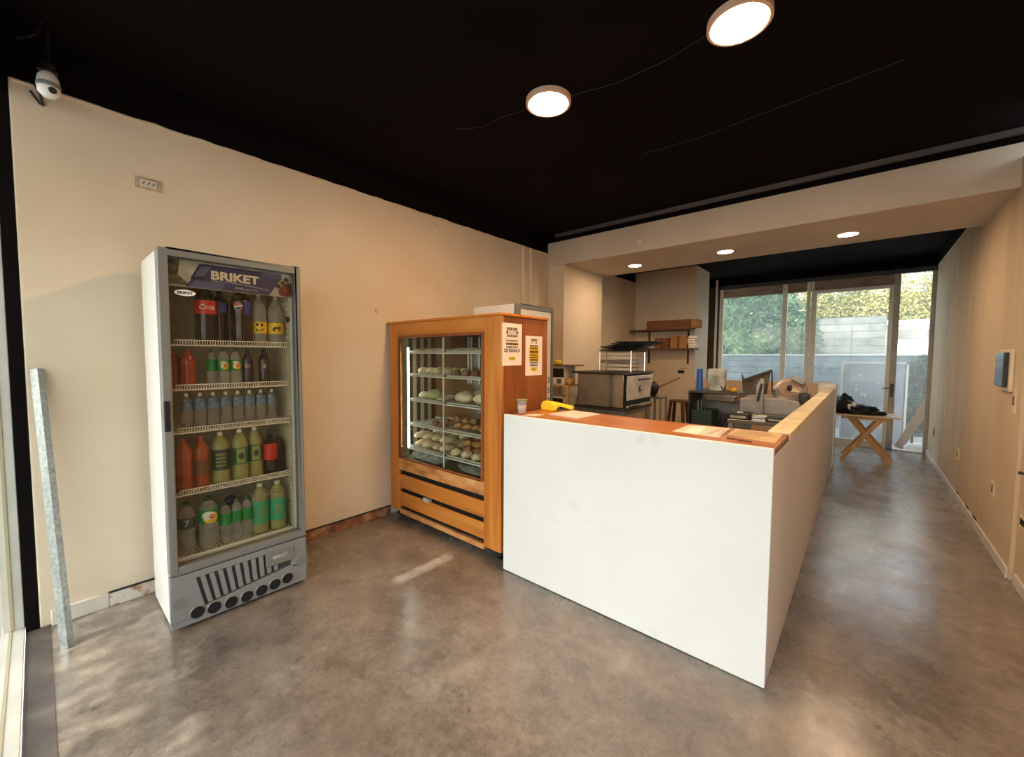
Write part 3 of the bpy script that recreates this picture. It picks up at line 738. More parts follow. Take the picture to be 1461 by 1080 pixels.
def logo_marks(col, rows, w, hh, seed=1):
    def f(o, x, y, zc, r, h, face):
        vs, fs = [], []
        for k in range(rows):
            a, b = word_marks(w, hh, .0005, seed+k, 4); off = len(vs); yy = (k-(rows-1)/2)*hh*1.9
            vs += [(p, q+yy, t) for p, q, t in a]; fs += [tuple(i+off for i in g) for g in b]
        on_wrap(o, 'printing', vs, fs, x, y, zc, r, face, col)
    return f
def logo_globe(o, x, y, zc, r, h, face):
    R_ = h*.27; f2 = face-.35
    vs, fs = strip_geo(.014, .085, lambda x: -h/2, lambda x: h/2, .0002); on_wrap(o, 'label_patch', vs, fs, x, y, zc, r, face, 'blue')
    for nm, g_, c in (('emblem', disc_geo(R_,R_,0,.008,.0006), 'whitep'), ('emblem_top', disc_geo(R_*.93,R_*.93,0,.008,.001,'top'), 'red'), ('emblem_bottom', disc_geo(R_*.93,R_*.93,0,.008,.001,'bottom'), 'navy3')):
        on_wrap(o, nm, *g_, x, y, zc, r, f2, c)
def logo_seven(big):
    def f(o, x, y, zc, r, h, face):
        if big:
            vs, fs = disc_geo(h*.5, h*.42, .004, -h*.1); on_wrap(o, 'emblem_back', vs, fs, x, y, zc, r, face, 'yel')
            vs, fs = disc_geo(h*.42, h*.30, -.008, h*.08, .0006); on_wrap(o, 'emblem_back', vs, fs, x, y, zc, r, face, 'whitep')
        else:
            vs, fs = disc_geo(h*.36, h*.34, .002, -.002); on_wrap(o, 'emblem_back', vs, fs, x, y, zc, r, face, 'yel')
        vs, fs = text_geo('7', h*.85, bold=.001); on_wrap(o, 'lettering', [(a-h*.12, b, c+.0012) for a, b, c in vs], fs, x, y, zc, r, face, 'whitep')
        vs, fs = disc_geo(h*.17, h*.16, h*.1, .0, .0022); on_wrap(o, 'emblem', vs, fs, x, y, zc, r, face, 'red')
        vs, fs = text_geo('UP', h*.15, bold=.0004); on_wrap(o, 'lettering', [(a+h*.1, b, c+.003) for a, b, c in vs], fs, x, y, zc, r, face, 'whitep')
    return f
def logo_toros(kind):
    def f(o, x, y, zc, r, h, face):
        if kind == 0:
            vs, fs = [], []
            for cx_, cy_, rx_, ry_ in ((-.012,.016,.008,.009),(.012,.016,.008,.009),(-.012,-.016,.005,.009),(.004,-.02,.003,.006),(.016,-.012,.008,.004)):
                a, b = disc_geo(rx_,ry_,cx_,cy_,.0006,n=6); k = len(vs); vs += a; fs += [tuple(i+k for i in g) for g in b]
            on_wrap(o, 'printing', vs, fs, x, y, zc, r, face, 'ink')
        else:
            pts = [(-.022,-.012),(-.018,.004),(-.006,.010),(.012,.008),(.02,.016),(.026,.006),(.018,-.002),(.02,-.016),(.014,-.016),(.012,-.004),(-.006,-.002),(-.010,-.016),(-.015,-.016)]
            on_wrap(o, 'emblem', [(a,b,.0012) for a, b in pts], [tuple(range(len(pts)))], x, y, zc, r, face, 'ink')
    return f
X0 = -2.775
g1_ = 'bottles on the top fridge shelf'
z = SH[0]+.005
bottle('soda_bottle', (X0,.62,z), .050, .335, 'cola', 'capr', 'large cola bottle with a red label on the top fridge shelf', g1_, (.50,.72), 'red', logo=logo_text('Coca', .036, 'whitep', shear=.3, bold=.0004), face=-.1)
bottle('soda_bottle', (X0-.055,.70,z), .042, .31, 'cola', 'blackp', 'dark cola bottle squeezed between the red-label and blue-label bottles', g1_, (.60,.78), 'cola', logo=logo_globe, face=-1.3)
bottle('soda_bottle', (X0+.005,.79,z), .052, .335, 'cola', 'capw', 'large cola bottle with a blue label and round emblem on the top shelf', g1_, (.52,.76), 'cola', logo=logo_globe, face=-.2)
bottle('soda_bottle', (X0,.884,z), .040, .31, 'clear', 'capw', 'clear tonic bottle with yellow label, beside the blue-label cola', g1_, (.24,.46), 'yel', logo=logo_toros(0), face=-.25, prof=prof_straight)
bottle('soda_bottle', (X0,.976,z), .044, .305, 'clear', 'capw', 'clear tonic bottle with a black bull on its yellow label', g1_, (.24,.46), 'yel', logo=logo_toros(1), face=-.25, prof=prof_straight)
g2_ = 'bottles on the second fridge shelf'
z = SH[1]+.005
bottle('soda_bottle', (X0-.055,.485,z), .034, .2, 'redor', 'capr', 'red-orange drink bottle half hidden by the door frame, second shelf', g2_, (.55,.62), 'redor')
bottle('soda_bottle', (X0,.532,z), .034, .205, 'redor', 'capr', 'wasp-waisted red-orange drink bottle on the second fridge shelf', g2_, (.64,.72), 'orange')
bottle('soda_bottle', (X0-.03,.648,z), .025, .215, 'clear', 'capg', 'small clear lemon-lime bottle turned away, left of its two fellows', g2_, (.42,.72), 'green')
bottle('soda_bottle', (X0,.697,z), .028, .22, 'clear', 'capg', 'small clear lemon-lime bottle, middle of three on the second shelf', g2_, (.42,.70), 'green', logo=logo_seven(False), face=-.1)
bottle('soda_bottle', (X0,.757,z), .028, .22, 'clear', 'capg', 'small clear lemon-lime bottle beside the dark bottles, second shelf', g2_, (.42,.70), 'green', logo=logo_seven(False), face=-.1)
bottle('soda_bottle', (X0,.817,z), .028, .215, 'colad', 'blackp', 'small dark soda bottle beside the lemon-lime bottles', g2_, (.35,.72), 'colad', prof=prof_straight, logo=logo_marks('silverp', 2, .026, .006), face=-.2)
bottle('soda_bottle', (X0,.905,z), .029, .215, 'colad', 'blackp', 'small dark soda bottle standing alone at the right of the second shelf', g2_, (.35,.72), 'colad', prof=prof_straight, logo=lambda o,x,y,zc,r,h,f: on_wrap(o, 'emblem', *disc_geo(.008,.014), x, y, zc, r, f, 'silverp'), face=-.2)
g3_ = 'water bottles on the middle fridge shelf'
z = SH[2]+.005
ordn = ['leftmost', 'second from left', 'third from left', 'fourth from left', 'fourth from right', 'third from right', 'second from right', 'rightmost']
for k in range(8):
    bottle('water_bottle', (X0-.01,.522+k*.0605,z), .0285, .2, 'clearw', 'capw', 'clear water bottle with blue label, %s in the middle shelf row' % ordn[k], g3_, (.56,.84), 'bluelab', prof=prof_straight)
g4_ = 'bottles on the fourth fridge shelf'
z = SH[3]+.005
def logo_leafy(o, x, y, zc, r, h, face):
    vs, fs = strip_geo(-.022,.022,lambda x: -h*.42,lambda x: h*.44,.0003); on_wrap(o, 'label_patch', vs, fs, x, y, zc, r, face, 'lime')
    vs, fs = disc_geo(.014,.02,0,0,.0009); on_wrap(o, 'emblem', vs, fs, x, y, zc, r, face, 'crate')
bottle('soda_bottle', (X0,.502,z), .037, .29, 'orange', 'capr', 'orange drink bottle at the left end of the fourth shelf', g4_, (.2,.3), 'redor')
bottle('soda_bottle', (X0,.578,z), .035, .29, 'orange', 'capr', 'orange drink bottle with a dark label beside the green drinks', g4_, (.28,.56), 'carddk')
bottle('soda_bottle', (X0,.668,z), .042, .305, 'lime', 'capw', 'pale green drink with a full green label, left of three', g4_, (.3,.68), 'crate', logo=logo_marks('lime', 4, .05, .011, 3), face=-.2)
bottle('soda_bottle', (X0,.763,z), .042, .31, 'lime', 'capw', 'pale green drink bottle, middle of three on the fourth shelf', g4_, (.34,.66), 'capg', logo=logo_leafy, face=-.1)
bottle('soda_bottle', (X0-.02,.847,z), .041, .31, 'lime', 'capw', 'pale green drink bottle beside the pink-label bottle', g4_, (.34,.66), 'capg', logo=logo_leafy, face=-.1)
bottle('soda_bottle', (X0,.926,z), .036, .25, 'cola', 'blackp', 'dark bottle with a pink-red label on the fourth shelf', g4_, (.4,.8), 'red')
bottle('soda_bottle', (X0-.03,.985,z), .032, .23, 'cola', 'blackp', 'plain dark bottle at the right end of the fourth shelf', g4_)
g5_ = 'bottles on the fridge floor'
z = .364
bottle('soda_bottle', (X0,.503,z), .038, .28, 'clear', 'capg', 'clear lemon-lime bottle at the far left of the fridge floor', g5_, (.5,.72), 'crate', logo=logo_text('7', .05, 'silverp', bold=.0006), face=-.2)
bottle('soda_bottle', (X0+.01,.6,z), .047, .29, 'clear', 'capg', 'large clear bottle with a yellow and green label on the fridge floor', g5_, (.52,.78), 'green', logo=logo_seven(True), face=-.05)
for y, h, l in ((.68,.235,'left'), (.737,.24,'middle'), (.79,.24,'right')):
    bottle('soda_bottle', (X0,y,z), .0275, h, 'clear', 'capg', 'small clear green-label bottle on the fridge floor, %s of three' % l, g5_, (.45,.72), 'green')
bottle('soda_bottle', (X0-.005,.863,z), .045, .30, 'lime', 'capw', 'pale yellow bottle with mint label beside the small clear bottles', g5_, (.2,.66), 'teal', logo=logo_marks('lime', 3, .036, .012, 7), face=-.1)
bottle('soda_bottle', (X0+.005,.958,z), .046, .30, 'lime', 'capw', 'pale yellow bottle with mint label at the right of the fridge floor', g5_, (.2,.66), 'teal', logo=logo_marks('lime', 3, .036, .012, 7), face=-.1)
tag(MB().box(-2.84,-2.715,.812,1.008,.60,.605).build('shrink_wrap', M['film'], bevel=.002), 'clear film over the pair of mint label bottles', 'film')
jg = MB().lathe([(.045,0),(.055,.01),(.055,.2),(.05,.24),(.022,.27),(.02,.285)], (-2.91,.73,z), 22).build('water_jug', M['clearw'], smooth=True)
tag(jg, 'big water bottle with a dark oval mark behind the small bottles', 'bottle', g5_)
on_wrap(jg, 'emblem', *disc_geo(.032,.03), -2.91, .73, z+.215, .057, .0, 'navy3')
on_wrap(jg, 'lettering', *text_geo('eco', .026, bold=.0006), -2.91, .73, z+.215, .058, .0, 'bluelab')

# ------------------------------------------------------------------ pastry showcase
SX0, SX1, SY0, SY1, SZ1 = -3.215, -1.868, 2.06, 2.59, 1.745
sc = empty('pastry_showcase', (-2.54, 2.32, 0), 'orange wooden glass-fronted showcase filled with pastries', 'showcase')
for a_, b_ in ((SX0,-3.085),(-2.035,SX1)): MB().box(a_,b_,SY0,SY0+.03,.075,SZ1-.012).build('stile', M['wood'], sc, bevel=.004)
p = MB(); p.box(-3.085,-2.035,SY0,SY0+.03,1.62,SZ1-.012); p.build('top_rail', M['woodh'], sc, bevel=.003)
p = MB(); p.box(SX0-.02,SX1+.012,SY0-.018,SY1+.0,SZ1-.02,SZ1); p.build('crown', M['woodh'], sc, bevel=.006)
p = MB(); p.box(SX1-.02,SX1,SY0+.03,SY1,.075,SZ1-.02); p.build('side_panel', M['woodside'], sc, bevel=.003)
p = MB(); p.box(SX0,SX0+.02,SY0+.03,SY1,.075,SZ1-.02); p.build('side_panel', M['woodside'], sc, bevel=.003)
MB().box(SX0+.02,SX1-.02,SY1-.02,SY1,.075,SZ1-.02).build('back_panel', M['mirrorback'], sc)
MB().box(SX0+.02,SX1-.02,SY0+.03,SY1-.02,.5,.525).build('deck', M['innerg'], sc)
MB().box(SX0+.02,SX1-.02,SY0+.03,SY1-.02,1.63,1.65).build('interior_roof', M['striped'], sc)
MB().box(-3.085,-2.035,SY0+.002,SY0+.03,.445,.55).build('lower_rail', M['woodworn'], sc, bevel=.003)
for z0, z1 in ((.284,.405),(.125,.248)):
    MB().box(-3.085,-2.035,SY0+.003,SY0+.02,z0,z1).build('slat', M['woodh'], sc, bevel=.003)
MB().box(-3.085,-2.035,SY0+.002,SY0+.03,.05,.09).build('bottom_rail', M['woodworn'], sc, bevel=.003)
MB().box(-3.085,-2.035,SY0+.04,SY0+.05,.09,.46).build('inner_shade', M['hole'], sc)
MB().box(-2.74,-2.66,SY0-.002,SY0+.025,.24,.272).build('latch', M['silverp'], sc)
fb = MB(); fb.box(-3.085,-3.065,SY0-.008,SY0+.012,.55,1.62); fb.box(-2.055,-2.035,SY0-.008,SY0+.012,.55,1.62); fb.box(-3.065,-2.055,SY0-.008,SY0+.012,1.6,1.62); fb.box(-3.065,-2.055,SY0-.008,SY0+.012,.55,.565)
fb.build('glass_bead', M['woodfr'], sc, bevel=.003)
MB().box(-3.065,-2.055,SY0+.012,SY0+.017,.565,1.6).build('pane', M['sglass'], sc)
for y in (2.20,2.29,2.375,2.46): MB().box(SX0+.02,SX0+.026,y,y+.04,.53,1.62).build('side_reflection', M['stripel'], sc)  # pale stripes modelled in place of reflections in the case side
for y in (2.245,2.333,2.42,2.505): MB().box(SX0+.02,SX0+.025,y-.002,y+.04,.53,1.62).build('side_reflection', M['striped'], sc)  # dark stripes of the same modelled reflections
for x in (-2.74,-2.70,-2.60): MB().box(x,x+.018,SY1-.028,SY1-.02,1.2,1.62).build('back_reflection', M['whitep'], sc)  # white strips standing in for reflections on the case back
MB().box(-3.064,-3.0,SY0+.03,SY0+.036,.6,1.6).build('lamp_housing', M['innerg'], sc)
MB().cyl((-3.03,SY0+.06,.64),(-3.03,SY0+.06,1.52),.013,n=12).build('light_tube', M['led'], sc, smooth=True)
MB().box(-2.546,-2.536,SY0+.05,SY0+.06,.53,1.6).build('shelf_post', M['wire'], sc)
LV = [1.475, 1.28, 1.065, .85, .64]
for z in LV:
    s = MB(); s.box(-3.19,-2.55,SY0+.05,SY0+.06,z-.008,z); s.box(-2.532,-1.895,SY0+.05,SY0+.06,z-.008,z)
    s.box(-3.19,-1.895,SY1-.04,SY1-.03,z-.008,z)
    for x in (-3.1,-2.9,-2.7,-2.4,-2.2,-2.0): s.box(x-.004,x+.004,SY0+.05,SY1-.03,z-.006,z-.001)
    s.build('shelf_rails', M['wire'], sc)
for x in (SX0+.06, SX1-.05):
    for y in (SY0+.06, SY1-.06):
        cst = MB().box(x-.02,x+.02,y-.012,y+.012,.04,.078).build('caster', M['darkmetal'], sc)
        MB().cyl((x-.016,y,.024),(x+.016,y,.024),.024,n=16).build('wheel', M['blackp'], cst, smooth=True)
# posters on its side
def poster(name, y0, y1, z0, z1, label, rows, m='paper'):
    x = SX1+.0008
    o = MB().box(x, x+.0008, y0, y1, z0, z1).build(name, M[m]); tag(o, label, 'poster', 'notices taped to the showcase side')
    yc = (y0+y1)/2; w = y1-y0; h = z1-z0
    for (t_, f, sz, col, bg) in rows:
        zz = z0+h*f
        if bg:
            MB().box(x+.0008, x+.0012, yc-w*bg[1]/2, yc+w*bg[1]/2, zz-h*bg[2]/2, zz+h*bg[2]/2).build('print_block', M[bg[0]], o)
        if t_[:1] == '~':
            vs, fs = word_marks(w*float(t_[1:]), sz*.72, .0003, int(sz*1e4)+int(f*100)); mb = MB(); mb.mesh(vs, fs, frame((x+.0016,yc,zz),(0,1,0),(0,0,1))); mb.build('printing', M[col], o)
        elif t_: text(MB(), t_, sz, frame((x+.0016,yc,zz),(0,1,0),(0,0,1)), bold=sz*.02, ext=.0002).build('lettering', M[col], o)
    return o
p1 = poster('price_notice', 2.065, 2.275, 1.385, 1.678, 'white notice with a dark heading bar taped on the showcase side, the left one',
  [('~.55', .87, .026, 'greyink', None), ('~.42', .785, .024, 'cream', ('greyink', .6, .075)), ('~.55', .70, .022, 'greyink', None), ('~.6', .59, .014, 'greyink', None),
   ('~.6', .515, .02, 'ink', ('yel', .66, .05)), ('~.6', .44, .014, 'greyink', None), ('DE REGALO', .355, .032, 'ink', None), ('~.26', .17, .02, 'olive', ('yel', .34, .08))])
p2 = poster('price_notice', 2.318, 2.52, 1.308, 1.60, 'white notice with a large yellow block taped on the showcase side, the right one',
  [('~.36', .9, .026, 'greyink', None), ('~.25', .83, .014, 'cream', ('greyink', .34, .035)), ('~.5', .75, .018, 'greyink', None), ('~.44', .685, .016, 'ink', ('yel', .6, .08)), ('~.5', .60, .026, 'ink', ('yel', .6, .08)),
   ('~.44', .52, .013, 'ink', ('yel', .6, .08)), ('~.46', .455, .014, 'ink', ('yel', .6, .065)), ('~.46', .395, .016, 'ink', ('yel', .6, .065)), ('~.5', .33, .018, 'greyink', None), ('~.48', .26, .02, 'navy2', None), ('~.26', .16, .018, 'olive', ('yel', .34, .09))])

# pastries
def tray(x0, x1, z, label):
    y0, y1 = SY0+.063, SY1-.05; z += .0015
    m = MB(); m.box(x0,x1,y0,y1,z,z+.003); m.box(x0,x1,y0,y0+.004,z,z+.016); m.box(x0,x1,y1-.004,y1,z,z+.016); m.box(x0,x0+.004,y0,y1,z,z+.016); m.box(x1-.004,x1,y0,y1,z,z+.016)
    return tag(m.build('tray', M['traym']), label, 'tray', 'pastry trays in the showcase')
protos = {}
def pastry(kind, seed):
    k = (kind, seed)
    if k in protos: return protos[k]
    mb = MB()
    if kind == 'bread_roll': mb.blob((0,0,.03), .054, .042, .032, .22, 2.2, seed, flat=.8); m = 'bread1'
    elif kind == 'glazed_bun':
        mb.blob((0,0,.028), .05, .046, .03, .2, 2.6, seed, flat=.85); m = 'bread2'
    elif kind == 'croissant':
        n = 9; pts = []; rr = []
        for i in range(n):
            a = -1.15+2.3*i/(n-1); pts.append((.055*math.sin(a), .045*(1-math.cos(a)), .024)); rr.append(.006+.020*math.cos(a*1.1)**1 * (1+.12*(i%2)))
        mb.tube(pts, rr, 10); m = 'bread2'
    elif kind == 'flat_pastry': mb.blob((0,0,.016), .085, .06, .016, .25, 2, seed, flat=.8); m = 'bread1'
    elif kind == 'nut_bun': mb.blob((0,0,.022), .034, .03, .025, .45, 4, seed, flat=.8); m = 'bread3'
    elif kind == 'round_loaf': mb.blob((0,0,.045), .084, .078, .05, .15, 2, seed, flat=.85); m = 'bread1'
    elif kind == 'green_bun': mb.blob((0,0,.04), .085, .07, .046, .12, 1.6, seed, flat=.85); m = 'breadg'
    elif kind == 'long_roll': mb.blob((0,0,.03), .086, .038, .031, .2, 2.5, seed, flat=.8); m = 'bread1'
    o = mb.build(kind, M[m], smooth=True); protos[k] = o; o['used'] = 0
    return o
random.seed(5)
def lay(kind, xs, ys, z, label, group, jit=.006, rz=None, layers=1, dz=.04):
    for L_ in range(layers):
        for y in ys:
            for x in xs:
                p = pastry(kind, random.randint(0,2))
                o = p if not p.get('used') else dup(p)
                p['used'] = 1
                o.location = (x+random.uniform(-jit,jit), y+random.uniform(-jit,jit), z+.007+L_*dz)
                o.rotation_euler = (random.uniform(-.08,.08)*L_, 0, random.uniform(0,6.28) if rz is None else rz+random.uniform(-.22,.22))
                tag(o, label, 'pastry', group)
YR = (SY0+.12, SY0+.24, SY0+.36)
def fr_(a, b, n): return [a+(b-a)*i/(n-1) for i in range(n)]
names = ['top', 'second', 'middle', 'fourth', 'lowest']
for i, z in enumerate(LV):
    tray(-3.0, -2.57, z, 'thin metal tray of pastries on the left of the %s showcase shelf' % names[i])
    tray(-2.515, -1.91, z, 'thin metal tray of pastries on the right of the %s showcase shelf' % names[i])
t_ = .0055
Y2 = (SY0+.168, SY0+.362); Y3 = (SY0+.125, SY0+.24, SY0+.355)
lay('flat_pastry', fr_(-2.925,-2.645,3), Y2, LV[0]+t_, 'flat pale pastry on the top left showcase tray', 'pastries on the top left tray', rz=1.57)
lay('flat_pastry', fr_(-2.43,-2.0,4), Y2, LV[0]+t_, 'flat pale pastry on the top right showcase tray', 'pastries on the top right tray', rz=1.57)
lay('bread_roll', fr_(-2.94,-2.63,4), Y2, LV[1]+t_, 'pale roll on the left tray of the second showcase shelf', 'pastries on the second left tray', rz=1.57)
lay('nut_bun', fr_(-2.45,-1.97,6), Y3, LV[1]+t_, 'small brown bun on the right tray of the second showcase shelf', 'pastries on the second right tray')
lay('bread_roll', [-2.945], Y2[:1], LV[2]+t_, 'pale roll beside the green bun on the middle showcase shelf', 'pastries on the middle left tray', rz=1.57)
lay('green_bun', [-2.8], Y2[:1], LV[2]+t_, 'big pale green bun on the middle showcase shelf', 'pastries on the middle left tray', rz=0)
lay('flat_pastry', [-2.645], Y2[:1], LV[2]+t_, 'flat greenish-pale pastry right of the green bun', 'pastries on the middle left tray', rz=1.57)
lay('round_loaf', fr_(-2.405,-2.015,3), Y2, LV[2]+t_, 'round floury loaf on the right tray of the middle showcase shelf', 'loaves on the middle right tray', rz=0)
lay('nut_bun', fr_(-2.72,-2.62,2), Y3, LV[3]+t_, 'small brown bun on the left tray of the fourth showcase shelf', 'pastries on the fourth left tray')
lay('croissant', fr_(-2.455,-1.98,6), Y2, LV[3]+t_, 'golden croissant on the right tray of the fourth showcase shelf', 'croissants on the fourth right tray', rz=1.57)
lay('nut_bun', fr_(-2.45,-1.97,6), Y3[:1], LV[3]+t_+.062, 'small brown bun heaped on the croissants of the fourth shelf', 'buns heaped on the croissants')
lay('long_roll', fr_(-2.95,-2.62,4), Y2, LV[4]+t_, 'long pale roll on the left tray of the lowest shelf', 'rolls on the lowest left tray', layers=2, dz=.075, rz=1.57, jit=.004)
lay('glazed_bun', fr_(-2.46,-1.98,5), Y3[1:], LV[4]+t_, 'glazed brown bun at the back of the lowest right tray', 'buns on the lowest right tray', layers=2, dz=.06, jit=.003)
lay('bread_roll', fr_(-2.455,-1.97,5), Y3[:1], LV[4]+t_, 'pale roll along the front of the lowest right tray', 'rolls on the lowest right tray', rz=1.57)
mb = MB()
for i in range(3): mb.blob((-2.95+i*.11, SY0+.17, .572), .09, .11, .05, .35, 2.5, i+3, flat=.9)
tag(mb.build('bread_bag', M['bag'], smooth=True), 'clear plastic bag of bread on the showcase floor, left half', 'bag')
mb = MB(); mb.blob((-2.25, SY0+.2, .55), .24, .13, .03, .3, 3, 4, flat=.8)
tag(mb.build('plastic_bag', M['bag'], smooth=True), 'folded clear plastic bag on the showcase floor, right half', 'bag')

# ------------------------------------------------------------------ white counter
CX0, CX1, CY0, CZ = -1.808, -.274, 2.02, 1.056
cn = empty('counter', (-1.0, 2.1, 0), 'white boarded L-shaped counter with a raw pine edge', 'counter')
MB().box(CX0, CX1, CY0, CY0+.022, .004, CZ+.008).build('front_panel', M['white_r'], cn, bevel=.003)
MB().box(CX1-.022, CX1, CY0+.022, 6.75, .004, CZ-.03).build('side_panel', M['side_r'], cn, bevel=.002)
MB().box(CX1-.1, CX1+.002, 2.523, 6.75, CZ-.03, CZ+.006).build('side_cap', M['ply'], cn, bevel=.003)
MB().box(CX1-.1, CX1-.078, CY0+.03, 6.75, .004, CZ-.03).build('inner_panel', M['mdf'], cn)
MB().box(CX0, CX0+.02, CY0+.022, 2.5, .004, CZ-.04).build('end_board', M['mdf'], cn)
MB().box(-2.1, -.39, 7.02, 7.05, .004, 1.10).build('back_panel', M['mdf'], cn)
MB().box(-.45, CX1+.012, 6.75, 7.02, .004, 1.105).build('end_panel', M['white_r'], cn, bevel=.003)
MB().box(-.5, -.3, 7.0, 7.06, 1.085, 1.12).build('end_cap', M['skirt_w'], cn, bevel=.003)
tp = tag(MB().prism([(CX0+.002,CY0+.0235,CZ-.026),(CX1-.004,CY0+.0235,CZ-.026),(CX1-.004,2.52,CZ-.026),(CX0+.002,2.52,CZ-.026)],(0,0,.026)).build('worktop', M['top'], bevel=.003), 'orange-brown wooden worktop along the counter front', 'worktop')
ZT = CZ+.0005
# things on it
e = empty('plastic_cup', (-1.95+.07, 2.32, ZT), 'clear plastic cup half filled with white by the showcase', 'cup')
cx, cy = -1.765, 2.16
e.location = (cx, cy, ZT)
MB().lathe([(.028,0),(.036,.10),(.0345,.10),(.027,.004),(.001,.003)], (cx,cy,ZT), 24, caps=False).build('cup_wall', M['film'], e, smooth=True)
MB().lathe([(.0265,.004),(.032,.06),(.001,.062)], (cx,cy,ZT), 20).build('contents', M['pinkpaper'], e, smooth=True)
MB().lathe([(.0365,.088),(.038,.09),(.038,.102),(.0365,.103),(.001,.104)], (cx,cy,ZT), 24).build('lid', M['lime'], e, smooth=True)
# yellow label gun
e = empty('label_gun', (-1.62, 2.42, ZT), 'yellow handheld label gun lying on the worktop', 'label gun')
Mx = Matrix.Translation((-1.715, 2.435, ZT)) @ Matrix.Rotation(.15,4,'Z')
mb = MB(); mb.prism([Mx@Vector(v) for v in [(-.07,-.03,0),(.05,-.03,0),(.06,-.03,.03),(.01,-.03,.065),(-.055,-.03,.07),(-.075,-.03,.04)]], (Mx.to_3x3()@Vector((0,.06,0))))
mb.build('body', M['yellow'], e, bevel=.008)
mb = MB(); mb.bar(Mx@Vector((.0,.01,.055)), Mx@Vector((.165,.02,.028)), .034, .026); mb.build('grip', M['yellow'], e, bevel=.008)
mb = MB(); mb.bar(Mx@Vector((.03,-.01,.02)), Mx@Vector((.12,.0,.015)), .012, .01); mb.build('trigger', M['ink'], e)
# paper pad and sheets
def sheet(name, pts, h, m, label, cat='paper', group=None):
    o = MB().prism([(x,y,ZT) for x, y in pts], (0,0,h)).build(name, M[m]); return tag(o, label, cat, group)
k_ = .952
def sc_(pts): return [(x*k_, y*k_) for x, y in pts]
sheet('paper_pad', [(-1.60,2.25),(-1.345,2.20),(-1.335,2.47),(-1.575,2.51)], .008, 'pinkpaper', 'stack of pinkish paper sheets beside the yellow label gun')
sheet('paper_slip', [(-1.715,2.10),(-1.615,2.13),(-1.625,2.235),(-1.70,2.22)], .001, 'pinkpaper', 'small paper slip between the cup and the paper stack')
s1 = sheet('price_sheet', [(-.761,2.19),(-.524,2.17),(-.55,2.49),(-.755,2.46)], .0012, 'pinkpaper', 'printed price sheet taped to the worktop, left of the brown one')
mb = MB().prism([(x,y,ZT+.0012) for x, y in [(-.71,2.19),(-.63,2.182),(-.655,2.47),(-.715,2.46)]], (0,0,.0004)); mb.build('white_patch', M['paper'], s1)
mb = MB(); random.seed(9)
for i in range(7):
    for j in range(2):
        y = 2.24+i*.03; x = -.60+.045*j; mb.box(x+.002*i*0, x+random.uniform(.02,.04), y, y+.009, ZT+.0012, ZT+.0016)
mb.build('lettering', M['greyink'], s1)
s2 = sheet('price_sheet', [(-.515,2.27),(-.295,2.19),(-.30,2.50),(-.52,2.51)],   .0012, 'tanpaper', 'brown printed price sheet near the counter corner')
mb = MB()
for i in range(9):
    y = 2.255+i*.026; mb.box(-.50, -.50+random.uniform(.12,.18), y, y+.006, ZT+.0012, ZT+.0016)
mb.build('lettering', M['greyink'], s2)
tag(MB().bar((-.49,2.17,ZT+.004),(-.38,2.145,ZT+.004),.008,.008).build('pen', M['carddk'], bevel=.002), 'thin brown pen lying before the brown price sheet', 'pen')

# ------------------------------------------------------------------ second fridge behind the showcase
f2 = empty('upright_freezer', (-2.8, 3.27, 0), 'tall white grey-framed upright freezer behind the pastry showcase', 'freezer')
MB().box(-3.10, -2.54, 2.98, 3.57, .03, 1.95).build('cabinet', M['white_e'], f2, bevel=.005)
d = MB(); d.box(-2.54,-2.50,2.975,3.025,.05,1.95); d.box(-2.54,-2.50,3.535,3.575,.05,1.95); d.box(-2.54,-2.50,3.025,3.535,1.905,1.95); d.box(-2.54,-2.50,3.025,3.535,.05,.1)
d.build('door_frame', M['grey_fr'], f2, bevel=.004)
dp_ = MB().box(-2.535,-2.506,3.025,3.535,.1,1.905).build('door', M['white_e'], f2)
t = MB()
for z in (1.20,1.093,.982): text(t, 'S', .085, frame((-2.5055,3.50,z),(0,1,0),(0,0,1)), shear=.15, bold=.001)
t.build('lettering', M['ink'], dp_)
for y in (3.03,3.52): MB().cyl((-2.6,y,0),(-2.6,y,.03),.02).build('foot', M['blackp'], f2)
for y in (3.03,3.52): MB().cyl((-3.05,y,0),(-3.05,y,.03),.02).build('foot', M['blackp'], f2)

